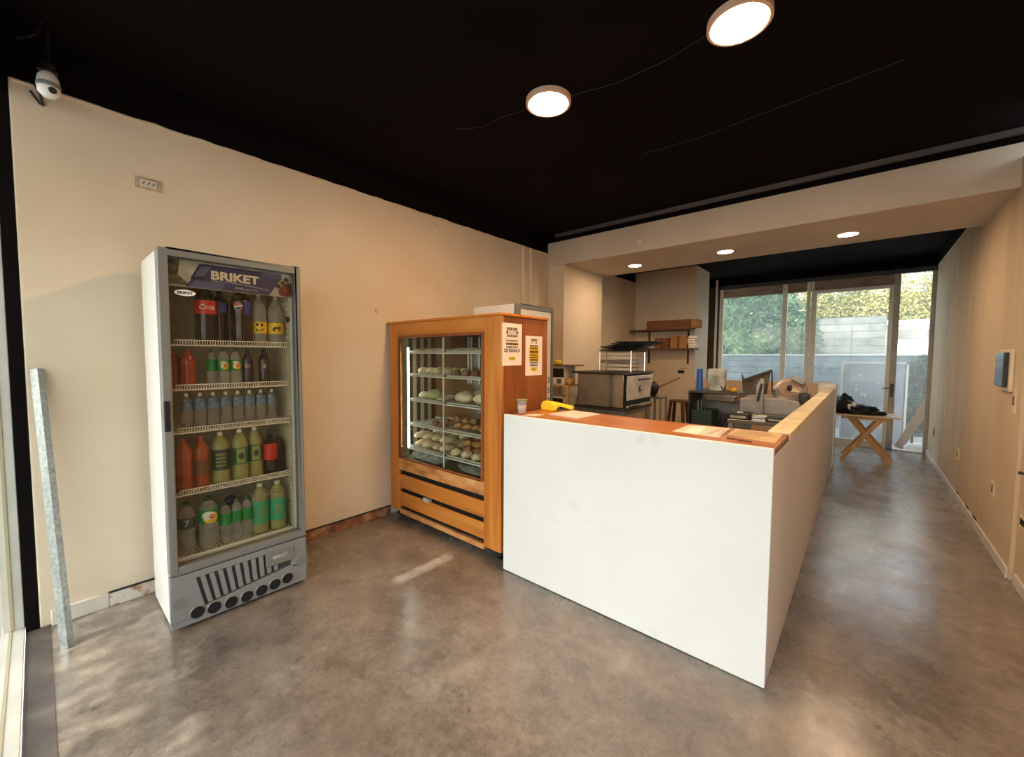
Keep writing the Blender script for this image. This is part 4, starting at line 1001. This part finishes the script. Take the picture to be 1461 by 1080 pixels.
# ------------------------------------------------------------------ microwave shelf
ms = empty('wooden_shelf_unit', (-2.85, 4.28, 0), 'pale wooden shelf unit holding two microwaves', 'shelf unit')
for z in (.74, 1.085): MB().box(-3.0,-2.66,4.12,4.46,z,z+.02).build('shelf', M['pine'], ms, bevel=.002)
for x in (-2.99,-2.69):
    for y in (4.135,4.445): MB().box(x-.018 if x<-2.8 else x-.008, x+.018 if x<-2.8 else x+.028, y-.015, y+.015, 0, 1.086).build('post', M['pine'], ms, bevel=.002)
def microwave(x0,x1,y0,y1,z0,z1,label,panel):
    e = empty('microwave', ((x0+x1)/2,(y0+y1)/2,z0), label, 'microwave', 'microwaves')
    MB().box(x0,x1,y0+.012,y1,z0,z1).build('case', M['skirt_w'], e, bevel=.004)
    if panel == 'below':
        MB().box(x0+.01,x1-.006,y0,y0+.012,z0+.09,z1-.03).build('door', M['blackp'], e, bevel=.004)
        c = MB().box(x0,x1,y0+.002,y0+.012,z0,z0+.085).build('control_panel', M['white_e'], e, bevel=.003)
        MB().box(x1-.1,x1-.035,y0-.003,y0+.002,z0+.015,z0+.07).build('display', M['greyink'], c)
    else:
        MB().box(x0+.005,x1-.07,y0,y0+.012,z0+.015,z1-.015).build('door', M['blackp'], e, bevel=.004)
        c = MB().box(x1-.065,x1,y0+.002,y0+.012,z0,z1).build('control_panel', M['skirt_w'], e, bevel=.003)
        for k in (0,1): MB().cyl((x1-.03,y0+.002,z0+.06+k*.06),(x1-.03,y0-.008,z0+.06+k*.06),.014).build('dial', M['greyink'], c)
microwave(-2.97,-2.75,4.16,4.42,1.106,1.335,'upper microwave with a white control strip, behind the freezer','below')
microwave(-2.97,-2.69,4.15,4.42,.761,.955,'lower microwave with two dials, low on the pale shelf unit','right')
tag(MB().box(-2.99,-2.63,4.14,4.42,1.336,1.348).build('board', M['carddk'], bevel=.002), 'thin dark board lying on the upper microwave', 'board')
tag(MB().blob((-2.9,4.25,1.375),.05,.05,.03,.3,2,3,flat=.9).build('yellow_bag', M['yel'], smooth=True), 'small yellow packet on the dark board above the microwave', 'packet')
bk = MB(); bk.blob((-2.70,4.22,1.146),.05,.07,.05,.1,2,1,flat=.8)
tag(bk.build('bread_basket', M['pine'], smooth=True), 'round tan basket beside the upper microwave', 'basket')

# ------------------------------------------------------------------ oven
ov_ = empty('pizza_oven', (-2.32, 4.62, 0), 'steel box oven with a drop door on a metal stand', 'oven')
MB().box(-2.61,-2.02,4.25,4.98,.875,1.25).build('casing', M['ovencase'], ov_, bevel=.004)
MB().box(-2.67,-1.98,4.21,5.0,1.252,1.276).build('top_slab', M['dkslab'], ov_, bevel=.003)
MB().box(-2.64,-1.99,4.22,5.0,.845,.873).build('base_slab', M['dkslab'], ov_, bevel=.003)
dv_ = MB(); dv_.prism([(-2.0,4.30,.955),(-2.0,4.95,.955),(-1.972,4.97,1.235),(-1.972,4.28,1.235)], (-.022,0,0))
od = dv_.build('door', M['steelw'], ov_, bevel=.005)
MB().box(-2.021,-2.005,4.26,4.98,.88,1.245).build('door_recess', M['hole'], ov_)
MB().cyl((-1.952,4.50,1.19),(-1.952,4.82,1.19),.010,n=10).build('handle', M['blackp'], od)
q = MB(); q.box(-1.99,-1.968,4.585,4.675,1.06,1.12); q.build('vent_plate', M['steeld'], od, bevel=.003)
MB().box(-2.0,-1.966,4.6,4.66,1.072,1.108).build('vent_insert', M['skirt_w'], od)
MB().box(-1.995,-1.962,4.27,4.98,.872,.905).build('sill', M['chrome'], ov_, bevel=.003)
for x in (-2.58,-2.03):
    for y in (4.28,4.94): MB().box(x-.02,x+.02,y-.02,y+.02,0,.846).build('leg', M['galv'], ov_, bevel=.002)
b = MB(); b.box(-2.035,-2.015,4.3,4.92,.79,.845); b.box(-2.58,-2.03,4.27,4.29,.79,.845); b.box(-2.6,-2.0,4.27,4.96,.36,.38); b.build('stand_rail', M['galv'], ov_)
b = MB()
for i in range(8): b.cyl((-2.02,4.34+i*.075,.38),(-2.02,4.38+i*.075,.79),.006,n=6)
b.build('stand_wires', M['chrome'], ov_)
# tray rack on the oven
rk = empty('tray_rack', (-2.2, 4.62, 1.277), 'chrome slatted tray rack standing on the oven', 'rack')
rx0, rx1, ry0, ry1 = -2.41, -2.015, 4.42, 4.80
c = MB()
for x in (rx0, rx1):
    for y in (ry0, ry1): c.cyl((x,y,1.277),(x,y,1.512),.009,n=8)
for y in (ry0, ry1): c.cyl((rx0,y,1.512),(rx1,y,1.512),.008,n=8)
for x in (rx0, rx1): c.cyl((x,ry0,1.512),(x,ry1,1.512),.008,n=8); c.cyl((x,(ry0+ry1)/2,1.277),(x,(ry0+ry1)/2,1.512),.005,n=6)
c.cyl((rx0+.09,ry0-.002,1.277),(rx0+.09,ry0-.002,1.512),.006,n=6)
c.build('rack_frame', M['chrome'], rk, smooth=True)
for i in range(5):
    z = 1.288+i*.044
    MB().box(rx0+.008,rx1-.008,ry0+.012,ry1-.012,z,z+.034).build('tray', M['skirt_w'] if i != 2 else M['steel'], rk, bevel=.003)
for i in range(6):
    z = 1.524+i*.0185; dx = (-.01,.03,.0,.07,.12,.17)[i]; rz = (.0,.05,-.06,.04,-.05,.03)[i]
    o = MB().obox((-2.20+dx,4.62+.012*i,z+.003),(.42,.36,.006),0,0,rz)
    o.obox((-2.20+dx,4.62+.012*i,z+.0095),(.45,.39,.007),0,0,rz)
    lb = ['bottom black baking tray on the chrome rack','second black baking tray up from the chrome rack','third black baking tray up from the chrome rack','fourth black baking tray up from the chrome rack','next-to-top black baking tray above the chrome rack','topmost black baking tray, shifted to the right'][i]
    tag(o.build('baking_tray', M['soot'], bevel=.002), lb, 'baking tray', 'black trays stacked on the rack')
# trolley with a dark bag beside the oven
tr = empty('steel_trolley', (-2.03, 5.27, 0), 'grey steel trolley frame beyond the oven', 'trolley')
for x in (-2.11,-1.96):
    for y in (5.2,5.4): MB().box(x-.012,x+.012,y-.012,y+.012,0,.935).build('post', M['galv'], tr)
for z in (.45,.915): MB().box(-2.12,-1.95,5.19,5.41,z,z+.02).build('shelf', M['steel'], tr, bevel=.002)
mb = MB(); mb.blob((-2.075,5.27,1.03),.06,.06,.098,.3,2,2,flat=.95); tag(mb.build('black_bag', M['jacket'], smooth=True), 'black bag on the trolley behind the oven door', 'bag')
# broom handle, stool, outlet
tag(MB().tube([(-3.15,7.225,.72),(-2.85,7.23,.888),(-2.40,7.232,1.10)], .014, 8).build('wooden_pole', M['pine'], smooth=True), 'thin wooden pole leaning across the back wall', 'pole')
st = empty('stool', (-2.11, 6.33, 0), 'dark wooden stool with splayed legs by the column', 'stool')
MB().lathe([(.10,0),(.135,.004),(.14,.016),(.135,.03),(.02,.034)], (-2.11,6.33,.77), 24).build('seat', M['dkwood'], st, smooth=True)
for sx, sy in ((-1,-1),(1,-1),(-1,1),(1,1)):
    MB().bar((-2.11+sx*.15,6.33+sy*.15,0),(-2.11+sx*.085,6.33+sy*.085,.775),.04,.04).build('leg', M['dkwood'], st, bevel=.004)
q = MB()
for sy in (-1,1): q.bar((-2.11-.125,6.33+sy*.125,.3),(-2.11+.125,6.33+sy*.125,.3),.025,.025)
q.build('stretcher', M['dkwood'], st)
e = empty('wall_outlet', (-2.386,7.25,1.18), 'black double outlet on the wall under the brown shelves', 'outlet')
MB().box(-2.44,-2.335,7.238,7.25,1.175,1.225).build('plate', M['blackp'], e, bevel=.002); MB().box(-2.42,-2.31,7.244,7.25,1.255,1.262).build('trim_line', M['greyink'], e)
# shelves with boxes
for z, x0, lb in ((1.925,-3.22,'upper'),(1.595,-3.0,'lower')):
    e = empty('wall_shelf', (-2.7,7.1,z-.2), '%s dark brown wall shelf on black brackets, back wall' % lb, 'shelf', 'brown wall shelves')
    MB().box(x0,-2.19 if lb == 'upper' else -2.11,6.95,7.248,z-.022,z).build('board', M['shelfw'], e, bevel=.002)
    for x in (-2.96,-2.28):
        b = MB(); b.box(x-.014,x+.014,7.236,7.248,z-.26,z-.023); b.box(x-.014,x+.014,7.0,7.24,z-.034,z-.023)
        b.build('bracket', M['blackp'], e)
def box_(x0,x1,y0,y1,z0,z1,label,m='card',tape=True):
    o = tag(MB().box(x0,x1,y0,y1,z0,z1).build('cardboard_box', M[m], bevel=.003), label, 'box', 'cardboard boxes on the wall shelves')
    if tape: MB().box((x0+x1)/2-.02,(x0+x1)/2+.02,y0-.001,y0,z0+.002,z1-.002).build('tape', M['carddk'], o)
    return o
lb_ = box_(-2.9,-2.16,6.96,7.2,1.926,2.07,'long flat brown box overhanging the end of the upper wall shelf','carddk')
MB().box(-2.16,-2.05,6.975,7.185,1.93,2.066).build('open_flap', M['card'], lb_, bevel=.003)
for k in range(2): box_(-2.76+k*.125,-2.645+k*.125,6.98,7.2,1.596,1.775,'brown box on the lower shelf, '+('left end' if k == 0 else 'beside the tan box'),'carddk')
box_(-2.49,-2.22,6.97,7.2,1.596,1.80,'tan box on the lower wall shelf','card')
random.seed(2)
for k in range(5):
    z = 1.60+k*.04; o = MB().obox((-2.135,7.06,z+.018),(.13,.2,.034),0,0,random.uniform(-.12,.12))
    tag(o.build('paper_bundle', M['paper'], bevel=.004), 'white paper bundle by the column end of the lower shelf, %s of five' % ['bottom','second','middle','fourth','top'][k], 'paper', 'white paper bundles')
# ------------------------------------------------------------------ work bench behind the counter, slicer
wb = empty('steel_bench', (-.72, 5.0, 0), 'low steel bench under the meat slicer', 'bench')
MB().box(-1.018,-.395,4.5,5.42,.80,.835).build('bench_top', M['steel'], wb, bevel=.003)
for x in (-.99,-.44):
    for y in (4.53,5.39): MB().box(x-.02,x+.02,y-.02,y+.02,0,.8).build('leg', M['galv'], wb)
MB().box(-1.0,-.43,4.52,5.4,.28,.30).build('lower_shelf', M['steel'], wb)
sl = empty('meat_slicer', (-.72, 5.02, .836), 'grey cast metal meat slicer with a round blade guard', 'slicer')
mb = MB(); mb.prism([(-.99,4.86,.87),(-.47,4.86,.87),(-.44,4.86,.93),(-.46,4.86,1.01),(-.60,4.86,1.045),(-.99,4.86,1.02)], (0,.34,0)); mb.build('body', M['steelg'], sl, bevel=.012)
mb = MB()
for x in (-.95,-.52):
    for y in (4.9,5.16): mb.cyl((x,y,.836),(x,y,.872),.022,n=10)
mb.build('rubber_feet', M['blackp'], sl)
mb = MB(); mb.prism([(-.975,4.90,1.045),(-.75,4.90,1.075),(-.735,4.99,1.30),(-.968,4.99,1.225)], (0,.012,.004)); mb.build('product_tray', M['steeld'], sl, bevel=.003)
mb = MB(); mb.bar((-.99,4.985,1.205),(-.725,4.985,1.318),.02,.022); mb.bar((-.725,4.985,1.318),(-.705,4.93,1.10),.014,.016); mb.prism([(-1.0,4.97,1.28),(-.975,4.97,1.22),(-.965,4.97,1.06),(-.985,4.97,1.10)],(0,.02,0)); mb.build('tray_rim', M['darkmetal'], sl, bevel=.003)
mb = MB(); mb.prism([(-.835,4.83,.875),(-.765,4.83,.875),(-.765,4.83,1.235),(-.80,4.83,1.235),(-.835,4.83,1.16)], (0,.025,0)); sa = mb.build('carriage_arm', M['steelg'], sl, bevel=.004)
mb = MB(); mb.bar((-.815,4.822,1.0),(-.785,4.822,1.185),.03,.02); mb.build('arm_slot', M['blackp'], sa, bevel=.004)
ctr = Vector((-.57,5.03,1.115)); nrm = Vector((.1,-.8,.6)).normalized()
mb = MB(); mb.lathe([(.02,.028),(.10,.03),(.145,.018),(.158,.0),(.150,-.02),(.02,-.03)], (0,0,0), 36, frame(ctr, Vector((1,0,0)).cross(nrm).cross(nrm)*-1, nrm.cross(Vector((1,0,0))))); mb.build('blade_guard', M['steelg'], sl, smooth=True)
mb = MB(); mb.cyl(ctr+nrm*.031, ctr+nrm*.036, .098, n=32); mb.build('blade', M['bladem'], sl, smooth=True)
mb = MB(); mb.cyl(ctr+nrm*.036, ctr+nrm*.07, .026, .022, n=16); mb.build('blade_knob', M['blackp'], sl, smooth=True)
mb = MB(); mb.obox((-.50,5.06,1.225),(.12,.06,.05),0,.5,0); mb.build('sharpener', M['steelg'], sl, bevel=.005)
mb = MB(); mb.prism([(-.548,4.955,1.11),(-.535,4.955,1.16),(-.46,4.97,1.105)], (0,.004,0)); mb.build('paper_tag', M['ply'], sl)
mb = MB(); mb.box(-.475,-.395,4.90,5.1,1.0,1.10); mo = mb.build('motor', M['blackp'], sl, bevel=.012)
mb = MB(); mb.cyl((-.435,4.90,1.05),(-.435,4.892,1.05),.022,n=16); mb.build('motor_vent', M['grey_dk'], mo)
# odds and ends in front of the slicer
def gadget(x0,x1,y0,y1,z0,z1,label):
    e = empty('label_printer', ((x0+x1)/2,(y0+y1)/2,z0), label, 'printer', 'black printers on the steel bench')
    MB().box(x0,x1,y0,y1,z0,z1).build('case', M['blackp'], e, bevel=.004)
    MB().box(x0+.025,x1-.025,y0-.003,y0+.002,z0+.01,z1-.015).build('front_plate', M['silverp'], e)
gadget(-1.03,-.84,4.55,4.70,.836,.885,'black box with a pale front plate on the bench, the left one')
gadget(-.70,-.50,4.55,4.70,.836,.88,'black box with a pale front plate on the bench, by the counter side')
tag(MB().obox((-.82,4.76,.853),(.22,.05,.03),0,.0,.1).build('steel_bar', M['steel'], bevel=.003), 'steel bar lying on the bench before the slicer', 'bar')
tag(MB().obox((-.57,4.77,.85),(.22,.03,.024),0,0,-.05).build('steel_bar', M['steel'], bevel=.003), 'thin steel rail on the bench beside the counter side', 'bar')
tag(MB().blob((-.965,4.785,.86),.04,.03,.024,.3,2,1,flat=.9).build('napkin', M['paper'], smooth=True), 'crumpled cream napkin left of the meat slicer', 'napkin')
# left bench with hanging pan
lb = empty('steel_worktable', (-1.28, 5.2, 0), 'grey steel worktable with a pan under its rim, by the column', 'table')
MB().box(-1.55,-1.03,4.98,5.5,1.035,1.06).build('table_top', M['steeld'], lb, bevel=.004)
MB().box(-1.55,-1.53,4.98,5.5,0,1.035).build('side_panel', M['steeld'], lb)
MB().box(-1.05,-1.03,5.46,5.5,0,1.035).build('leg', M['galv'], lb)
MB().box(-1.53,-1.05,5.47,5.49,.30,1.035).build('back_panel', M['steelg'], lb)
MB().box(-1.53,-1.03,5.0,5.5,.59,.614).build('lower_shelf', M['steel'], lb)
mb = MB(); mb.prism([(-1.40,4.99,1.034),(-1.04,4.99,1.034),(-1.06,4.99,.955),(-1.36,4.99,.955)], (0,.4,0)); mb.build('hanging_pan', M['steel'], lb, bevel=.012)
tag(MB().cyl((-1.449,5.05,1.061),(-1.449,5.05,1.315),.038,.032,n=20).build('blue_roll', M['bluep'], smooth=True), 'upright blue roll on the steel worktable', 'roll')
mb = MB(); mb.box(-1.375,-1.185,5.06,5.15,1.061,1.32); tag(mb.build('foil_pack', M['foil'], bevel=.012), 'crumpled silvery foil pack beside the blue roll', 'pack')
mb = MB(); mb.blob((-1.10,5.05,1.085),.05,.04,.028,.5,3,2,flat=.85); mb.blob((-1.14,5.06,1.09),.03,.03,.032,.5,3,5,flat=.9); tag(mb.build('yellow_cloth', M['rag'], smooth=True), 'crumpled yellow cloth on the worktable edge', 'cloth')
mb = MB(); mb.bar((-1.185,5.02,1.066),(-1.165,5.03,1.135),.012,.01); mb.bar((-1.18,5.02,1.07),(-1.215,5.02,1.125),.012,.01); tag(mb.build('tongs', M['blackp']), 'black tongs beside the yellow cloth', 'tongs')
cr = empty('crate', (-1.41,5.1,.621), 'dark green crate on the worktable shelf', 'crate')
mb = MB(); mb.box(-1.52,-1.30,5.02,5.03,.621,.84); mb.box(-1.52,-1.30,5.29,5.3,.621,.84); mb.box(-1.52,-1.51,5.03,5.29,.621,.84); mb.box(-1.31,-1.30,5.03,5.29,.621,.84); mb.box(-1.51,-1.31,5.03,5.29,.621,.63)
mb.build('crate_body', M['crate'], cr, bevel=.003)
mb = MB()
for i in range(3): mb.bar((-1.48+i*.04,5.12,.64),(-1.49+i*.035,5.16,.93+.02*i),.014,.012)
tag(mb.build('utensils', M['steeld']), 'metal utensils standing in the green crate', 'utensils')
mb = MB()
for i in range(4): mb.tube([(-1.27+i*.05,5.05,.64),(-1.22+i*.04,5.12,.72),(-1.24+i*.06,5.2,.79)], .009, 6)
tag(mb.build('wire_whisk', M['chrome'], smooth=True), 'tangle of chrome whisk wires beside the green crate', 'whisk')

# ------------------------------------------------------------------ folding table with jacket
ft = empty('folding_table', (.05, 7.72, 0), 'small pine folding table with crossed legs behind the counter', 'table')
MB().box(-.31,.40,7.44,7.98,.635,.657).build('tabletop', M['pinetop'], ft, bevel=.003)
MB().box(-.22,.30,7.47,7.50,.595,.635).build('apron', M['pine'], ft); MB().box(-.22,.30,7.92,7.95,.595,.635).build('apron', M['pine'], ft)
for y in (7.485, 7.90):
    MB().bar((-.20,y,0.004),(.215,y,.62),.05,.028,(0,1,0)).build('leg', M['pine'], ft, bevel=.002)
    MB().bar((.325,y+.034,0.004),(-.13,y+.034,.62),.065,.028,(0,1,0)).build('leg', M['pine'], ft, bevel=.002)
jk = MB(); jk.blob((-.20,7.62,.775),.13,.15,.15,.35,2.4,2,flat=.78,nu=28,nv=18); jk.blob((-.02,7.62,.715),.2,.13,.075,.4,2.6,5,flat=.76,nu=28,nv=14); jk.blob((.14,7.6,.685),.13,.07,.034,.3,3,7,flat=.75)
jo_ = tag(jk.build('jacket', M['jacket'], smooth=True), 'crumpled black jacket heaped on the pine folding table', 'jacket')
jp = MB(); jp.blob((-.09,7.515,.80),.03,.012,.03,.5,4,1); jp.blob((-.135,7.495,.765),.02,.012,.04,.5,4,2); jp.build('white_print', M['whitep'], jo_, smooth=True)

# ------------------------------------------------------------------ yard
struct(MB().box(-6, 5, 8.86, 26, -.25, -.03).build('ground', M['ground']))
struct(MB().box(-6, 5, -16, -.2, -.25, -.03).build('ground_street', M['ground']))
struct(MB().box(-5, 3.0, 11.0, 11.2, -.03, 1.50).build('wall_yard', M['wallout']))
struct(MB().box(-5, 3.0, 10.98, 11.22, 1.50, 1.53).build('trim_11', mottled('wall_coping', [rgb(170,172,168), rgb(196,198,192)], scale=4, rough=.9)))
struct(MB().box(-2.6, .33, 12.0, 12.2, -.03, 2.37).build('wall_terrace', M['wallout2']))
bd = empty('outbuilding', (1.4, 12.6, -.03), 'low white building beyond the yard wall at the right', 'building')
MB().box(.36,3.4,12.0,13.2,-.03,2.2).build('wall', M['bldg'], bd)
MB().box(.33,3.45,11.95,13.25,2.16,2.26).build('roof', M['bldg'], bd)
for x0, x1 in ((.5,.86),(.96,1.3)): MB().box(x0,x1,11.985,12.0,1.86,2.06).build('window', M['ground'], bd)
# grey gate panel beyond the glass
gt = empty('metal_gate', (.14, 9.6, -.03), 'grey metal gate panel standing in the yard behind the glass door', 'gate')
MB().box(-.29,.56,9.6,9.63,-.03,1.35).build('gate_panel', M['gatep'], gt, bevel=.003)
mb = MB(); mb.box(.545,.575,9.585,9.635,-.03,1.385); mb.box(-.30,.575,9.585,9.635,1.35,1.385); mb.box(-.31,-.285,9.585,9.635,-.03,1.385); mb.build('gate_frame', M['palealu'], gt, bevel=.002)
random.seed(4)
mb = MB()
for i in range(9):
    x = random.choice((-.08,.0,.22,.3,.12))+random.uniform(-.03,.03); z = random.uniform(.6,1.25); s = random.uniform(.008,.028)
    mb.box(x,x+s,9.598,9.6,z,z+s*1.6)
mb.build('paint_marks', M['bldg'], gt)
# slanted timber and rubble bag by the sidelight
tag(MB().bar((.47,9.08,.0),(.86,9.08,.92),.11,.06,(0,1,0)).build('timber_plank', M['card'], bevel=.003), 'thick timber plank leaning outside the right sidelight', 'plank')
tag(MB().blob((.66,8.98,.04),.13,.08,.08,.4,3,3,flat=.85).build('rubble_bag', M['bldg'], smooth=True), 'white rubble bag outside the right sidelight', 'bag')
tag(MB().box(.62,.65,9.2,9.23,-.03,.62).build('stake', M['darkmetal']), 'dark thin stake beside the timber plank', 'stake')
def leaves(mb, c, r, n, size, seed, hollow=.5):
    rnd = random.Random(seed)
    for i in range(n):
        while True:
            v = Vector((rnd.uniform(-1,1),rnd.uniform(-1,1),rnd.uniform(-1,1)))
            if hollow < v.length < 1 + .3*noise.noise(v*3+Vector((seed,0,0))): break
        p = Vector((c[0]+v.x*r[0], c[1]+v.y*r[1], c[2]+v.z*r[2]))
        a = Vector((rnd.uniform(-1,1),rnd.uniform(-1,1),rnd.uniform(-1,1))).normalized(); b = a.orthogonal().normalized()
        b = (Matrix.Rotation(rnd.uniform(0,6.28),3,a) @ b); s = size*rnd.uniform(.6,1.3)
        mb.poly([p-a*s, p+b*s*.5, p+a*s, p-b*s*.5])
    return mb
t1 = empty('tree', (-2.3, 11.6, -.03), 'dense green tree rising above the yard wall, left of the glazing', 'tree')
mb = MB(); leaves(mb, (-2.3,11.6,2.5), (1.2,.33,1.3), 9000, .045, 1, .2); leaves(mb, (-1.35,11.62,2.1), (.55,.3,.75), 2200, .05, 2, .1); leaves(mb, (-3.6,11.7,2.6),(1.0,.4,1.3),2500,.055,3,.1); leaves(mb, (-.95,11.65,1.95), (.22,.2,.3), 220, .045, 9, .1)
mb.blob((-2.35,11.62,2.45),1.1,.16,1.2,.25,2.5,3); mb.blob((-1.4,11.64,2.05),.42,.14,.6,.3,3,4); mb.blob((-3.6,11.7,2.6),.95,.2,1.25,.2,2,5)
mb.build('crown', M['leaf'], t1)
MB().tube([(-2.3,11.6,-.03),(-2.35,11.6,1.2),(-2.2,11.6,2.4)], [.12,.1,.05], 10).build('trunk', M['bark'], t1, smooth=True)
mb = MB(); leaves(mb, (.85,10.85,.75),(.28,.12,.75),1500,.035,41,.1); mb.blob((.85,10.9,.72),.24,.07,.7,.3,3,8)
tag(mb.build('shrub', M['leafdk']), 'dark scrubby shrub against the yard wall behind the right sidelight', 'shrub')
mb = MB()
for i in range(7): leaves(mb, (-1.4+i*.75, 13.9+.15*(i%2), (3.0 if i < 3 else 2.55)+.2*math.sin(i*1.9)), (.75,.4,1.15), 5600, .036, 20+i, .1)
hd_ = mb.build('ivy_hedge', M['leafy']); hd_['kind'] = 'stuff'; tag(hd_, 'sunlit yellow-green hedge above the pale terrace wall', 'hedge')
struct(MB().box(-2.2,4,14.25,14.5,-.03,3.1).build('wall_hedge', M['hedgeback']))

# ------------------------------------------------------------------ unseen canopy and leaves added to shape the sun patches
cp = MB(); cp.box(-4.2,-2.29,-2.95,-.25,2.86,2.92); cp.box(-2.20,2.0,-2.95,-.25,2.86,2.92); cp.box(-2.29,-2.20,-2.95,-2.02,2.86,2.92); cp.box(-2.29,-2.20,-1.5,-.25,2.86,2.92)  # slab added to block the sun, slotted to leave one streak
struct(cp.build('canopy_sun_blocker', M['bldg']))
mb = MB(); rnd_ = random.Random(6)
for i in range(3200):
    x = rnd_.uniform(-4.2,2); y = -2.95-abs(rnd_.gauss(0,.34)); z = 2.9+rnd_.uniform(-.12,.35)
    a = Vector((rnd_.uniform(-1,1),rnd_.uniform(-1,1),rnd_.uniform(-1,1))).normalized(); b = a.orthogonal().normalized(); sz = rnd_.uniform(.03,.07)
    mb.poly([Vector((x,y,z))-a*sz, Vector((x,y,z))+b*sz*.5, Vector((x,y,z))+a*sz, Vector((x,y,z))-b*sz*.5])
for i in range(2600):  # denser leaves added to keep the sun off the sill
    x = rnd_.uniform(-4.2,2); y = rnd_.uniform(-3.85,-3.52); z = 2.9+rnd_.uniform(-.08,.1)
    a = Vector((rnd_.uniform(-1,1),rnd_.uniform(-1,1),rnd_.uniform(-1,1))).normalized(); b = a.orthogonal().normalized(); sz = rnd_.uniform(.04,.08)
    mb.poly([Vector((x,y,z))-a*sz, Vector((x,y,z))+b*sz*.6, Vector((x,y,z))+a*sz, Vector((x,y,z))-b*sz*.6])
vn = mb.build('sun_dapple_leaves', M['leaf']); vn['kind'] = 'stuff'; tag(vn, 'added unseen leaves that dapple the sun outside the shopfront', 'sun blocker')

# ------------------------------------------------------------------ light
wd = bpy.data.worlds.new('sky'); S.world = wd; wd.use_nodes = True
nt = wd.node_tree; nt.nodes.clear()
wo = nt.nodes.new('ShaderNodeOutputWorld'); bg = nt.nodes.new('ShaderNodeBackground'); sk = nt.nodes.new('ShaderNodeTexSky')
sk.sky_type = 'NISHITA'; sk.sun_disc = False; sk.sun_elevation = math.radians(40); sk.sun_rotation = math.radians(180); sk.altitude = 50
sk.air_density = 1.4; sk.dust_density = 3.0; sk.ozone_density = 1
mixc = nt.nodes.new('ShaderNodeMixRGB'); mixc.inputs[0].default_value = .6; mixc.inputs[2].default_value = (5.5,6.1,6.9,1)
nt.links.new(sk.outputs[0], mixc.inputs[1]); nt.links.new(mixc.outputs[0], bg.inputs[0])
bg.inputs[1].default_value = .62
nt.links.new(bg.outputs[0], wo.inputs[0])
sun = bpy.data.lights.new('sun', 'SUN'); sun.energy = 5.0; sun.angle = math.radians(.6); sun.color = (1, .93, .8)
so = bpy.data.objects.new('sun', sun); C.objects.link(so)
el = math.radians(40); dirv = Vector((.005, math.cos(el), -math.sin(el)))
so.rotation_euler = dirv.to_track_quat('-Z', 'Y').to_euler(); so.location = (0,-8,8)
for nm, loc, sx, sy, rot in (('front_opening_portal', (-1.25,-.24,1.4), 4.0, 2.7, (-PI/2,0,0)), ('rear_opening_portal', (-.7,8.95,1.4), 2.9, 2.75, (PI/2,0,0))):
    al = bpy.data.lights.new(nm, 'AREA'); al.shape = 'RECTANGLE'; al.size = sx; al.size_y = sy; al.cycles.is_portal = True
    ao = bpy.data.objects.new(nm, al); C.objects.link(ao); ao.location = loc; ao.rotation_euler = rot

vs = S.view_settings
S.display_settings.display_device = 'sRGB'
vs.view_transform = 'Standard'; vs.look = 'None'; vs.exposure = 0.5; vs.gamma = 1.0; vs.use_curve_mapping = False
S.cycles.use_denoising = True
S.cycles.max_bounces = 10; S.cycles.diffuse_bounces = 5; S.cycles.glossy_bounces = 4; S.cycles.transparent_max_bounces = 24; S.cycles.transmission_bounces = 4
S.cycles.sample_clamp_indirect = 6; S.cycles.caustics_reflective = False; S.cycles.caustics_refractive = False
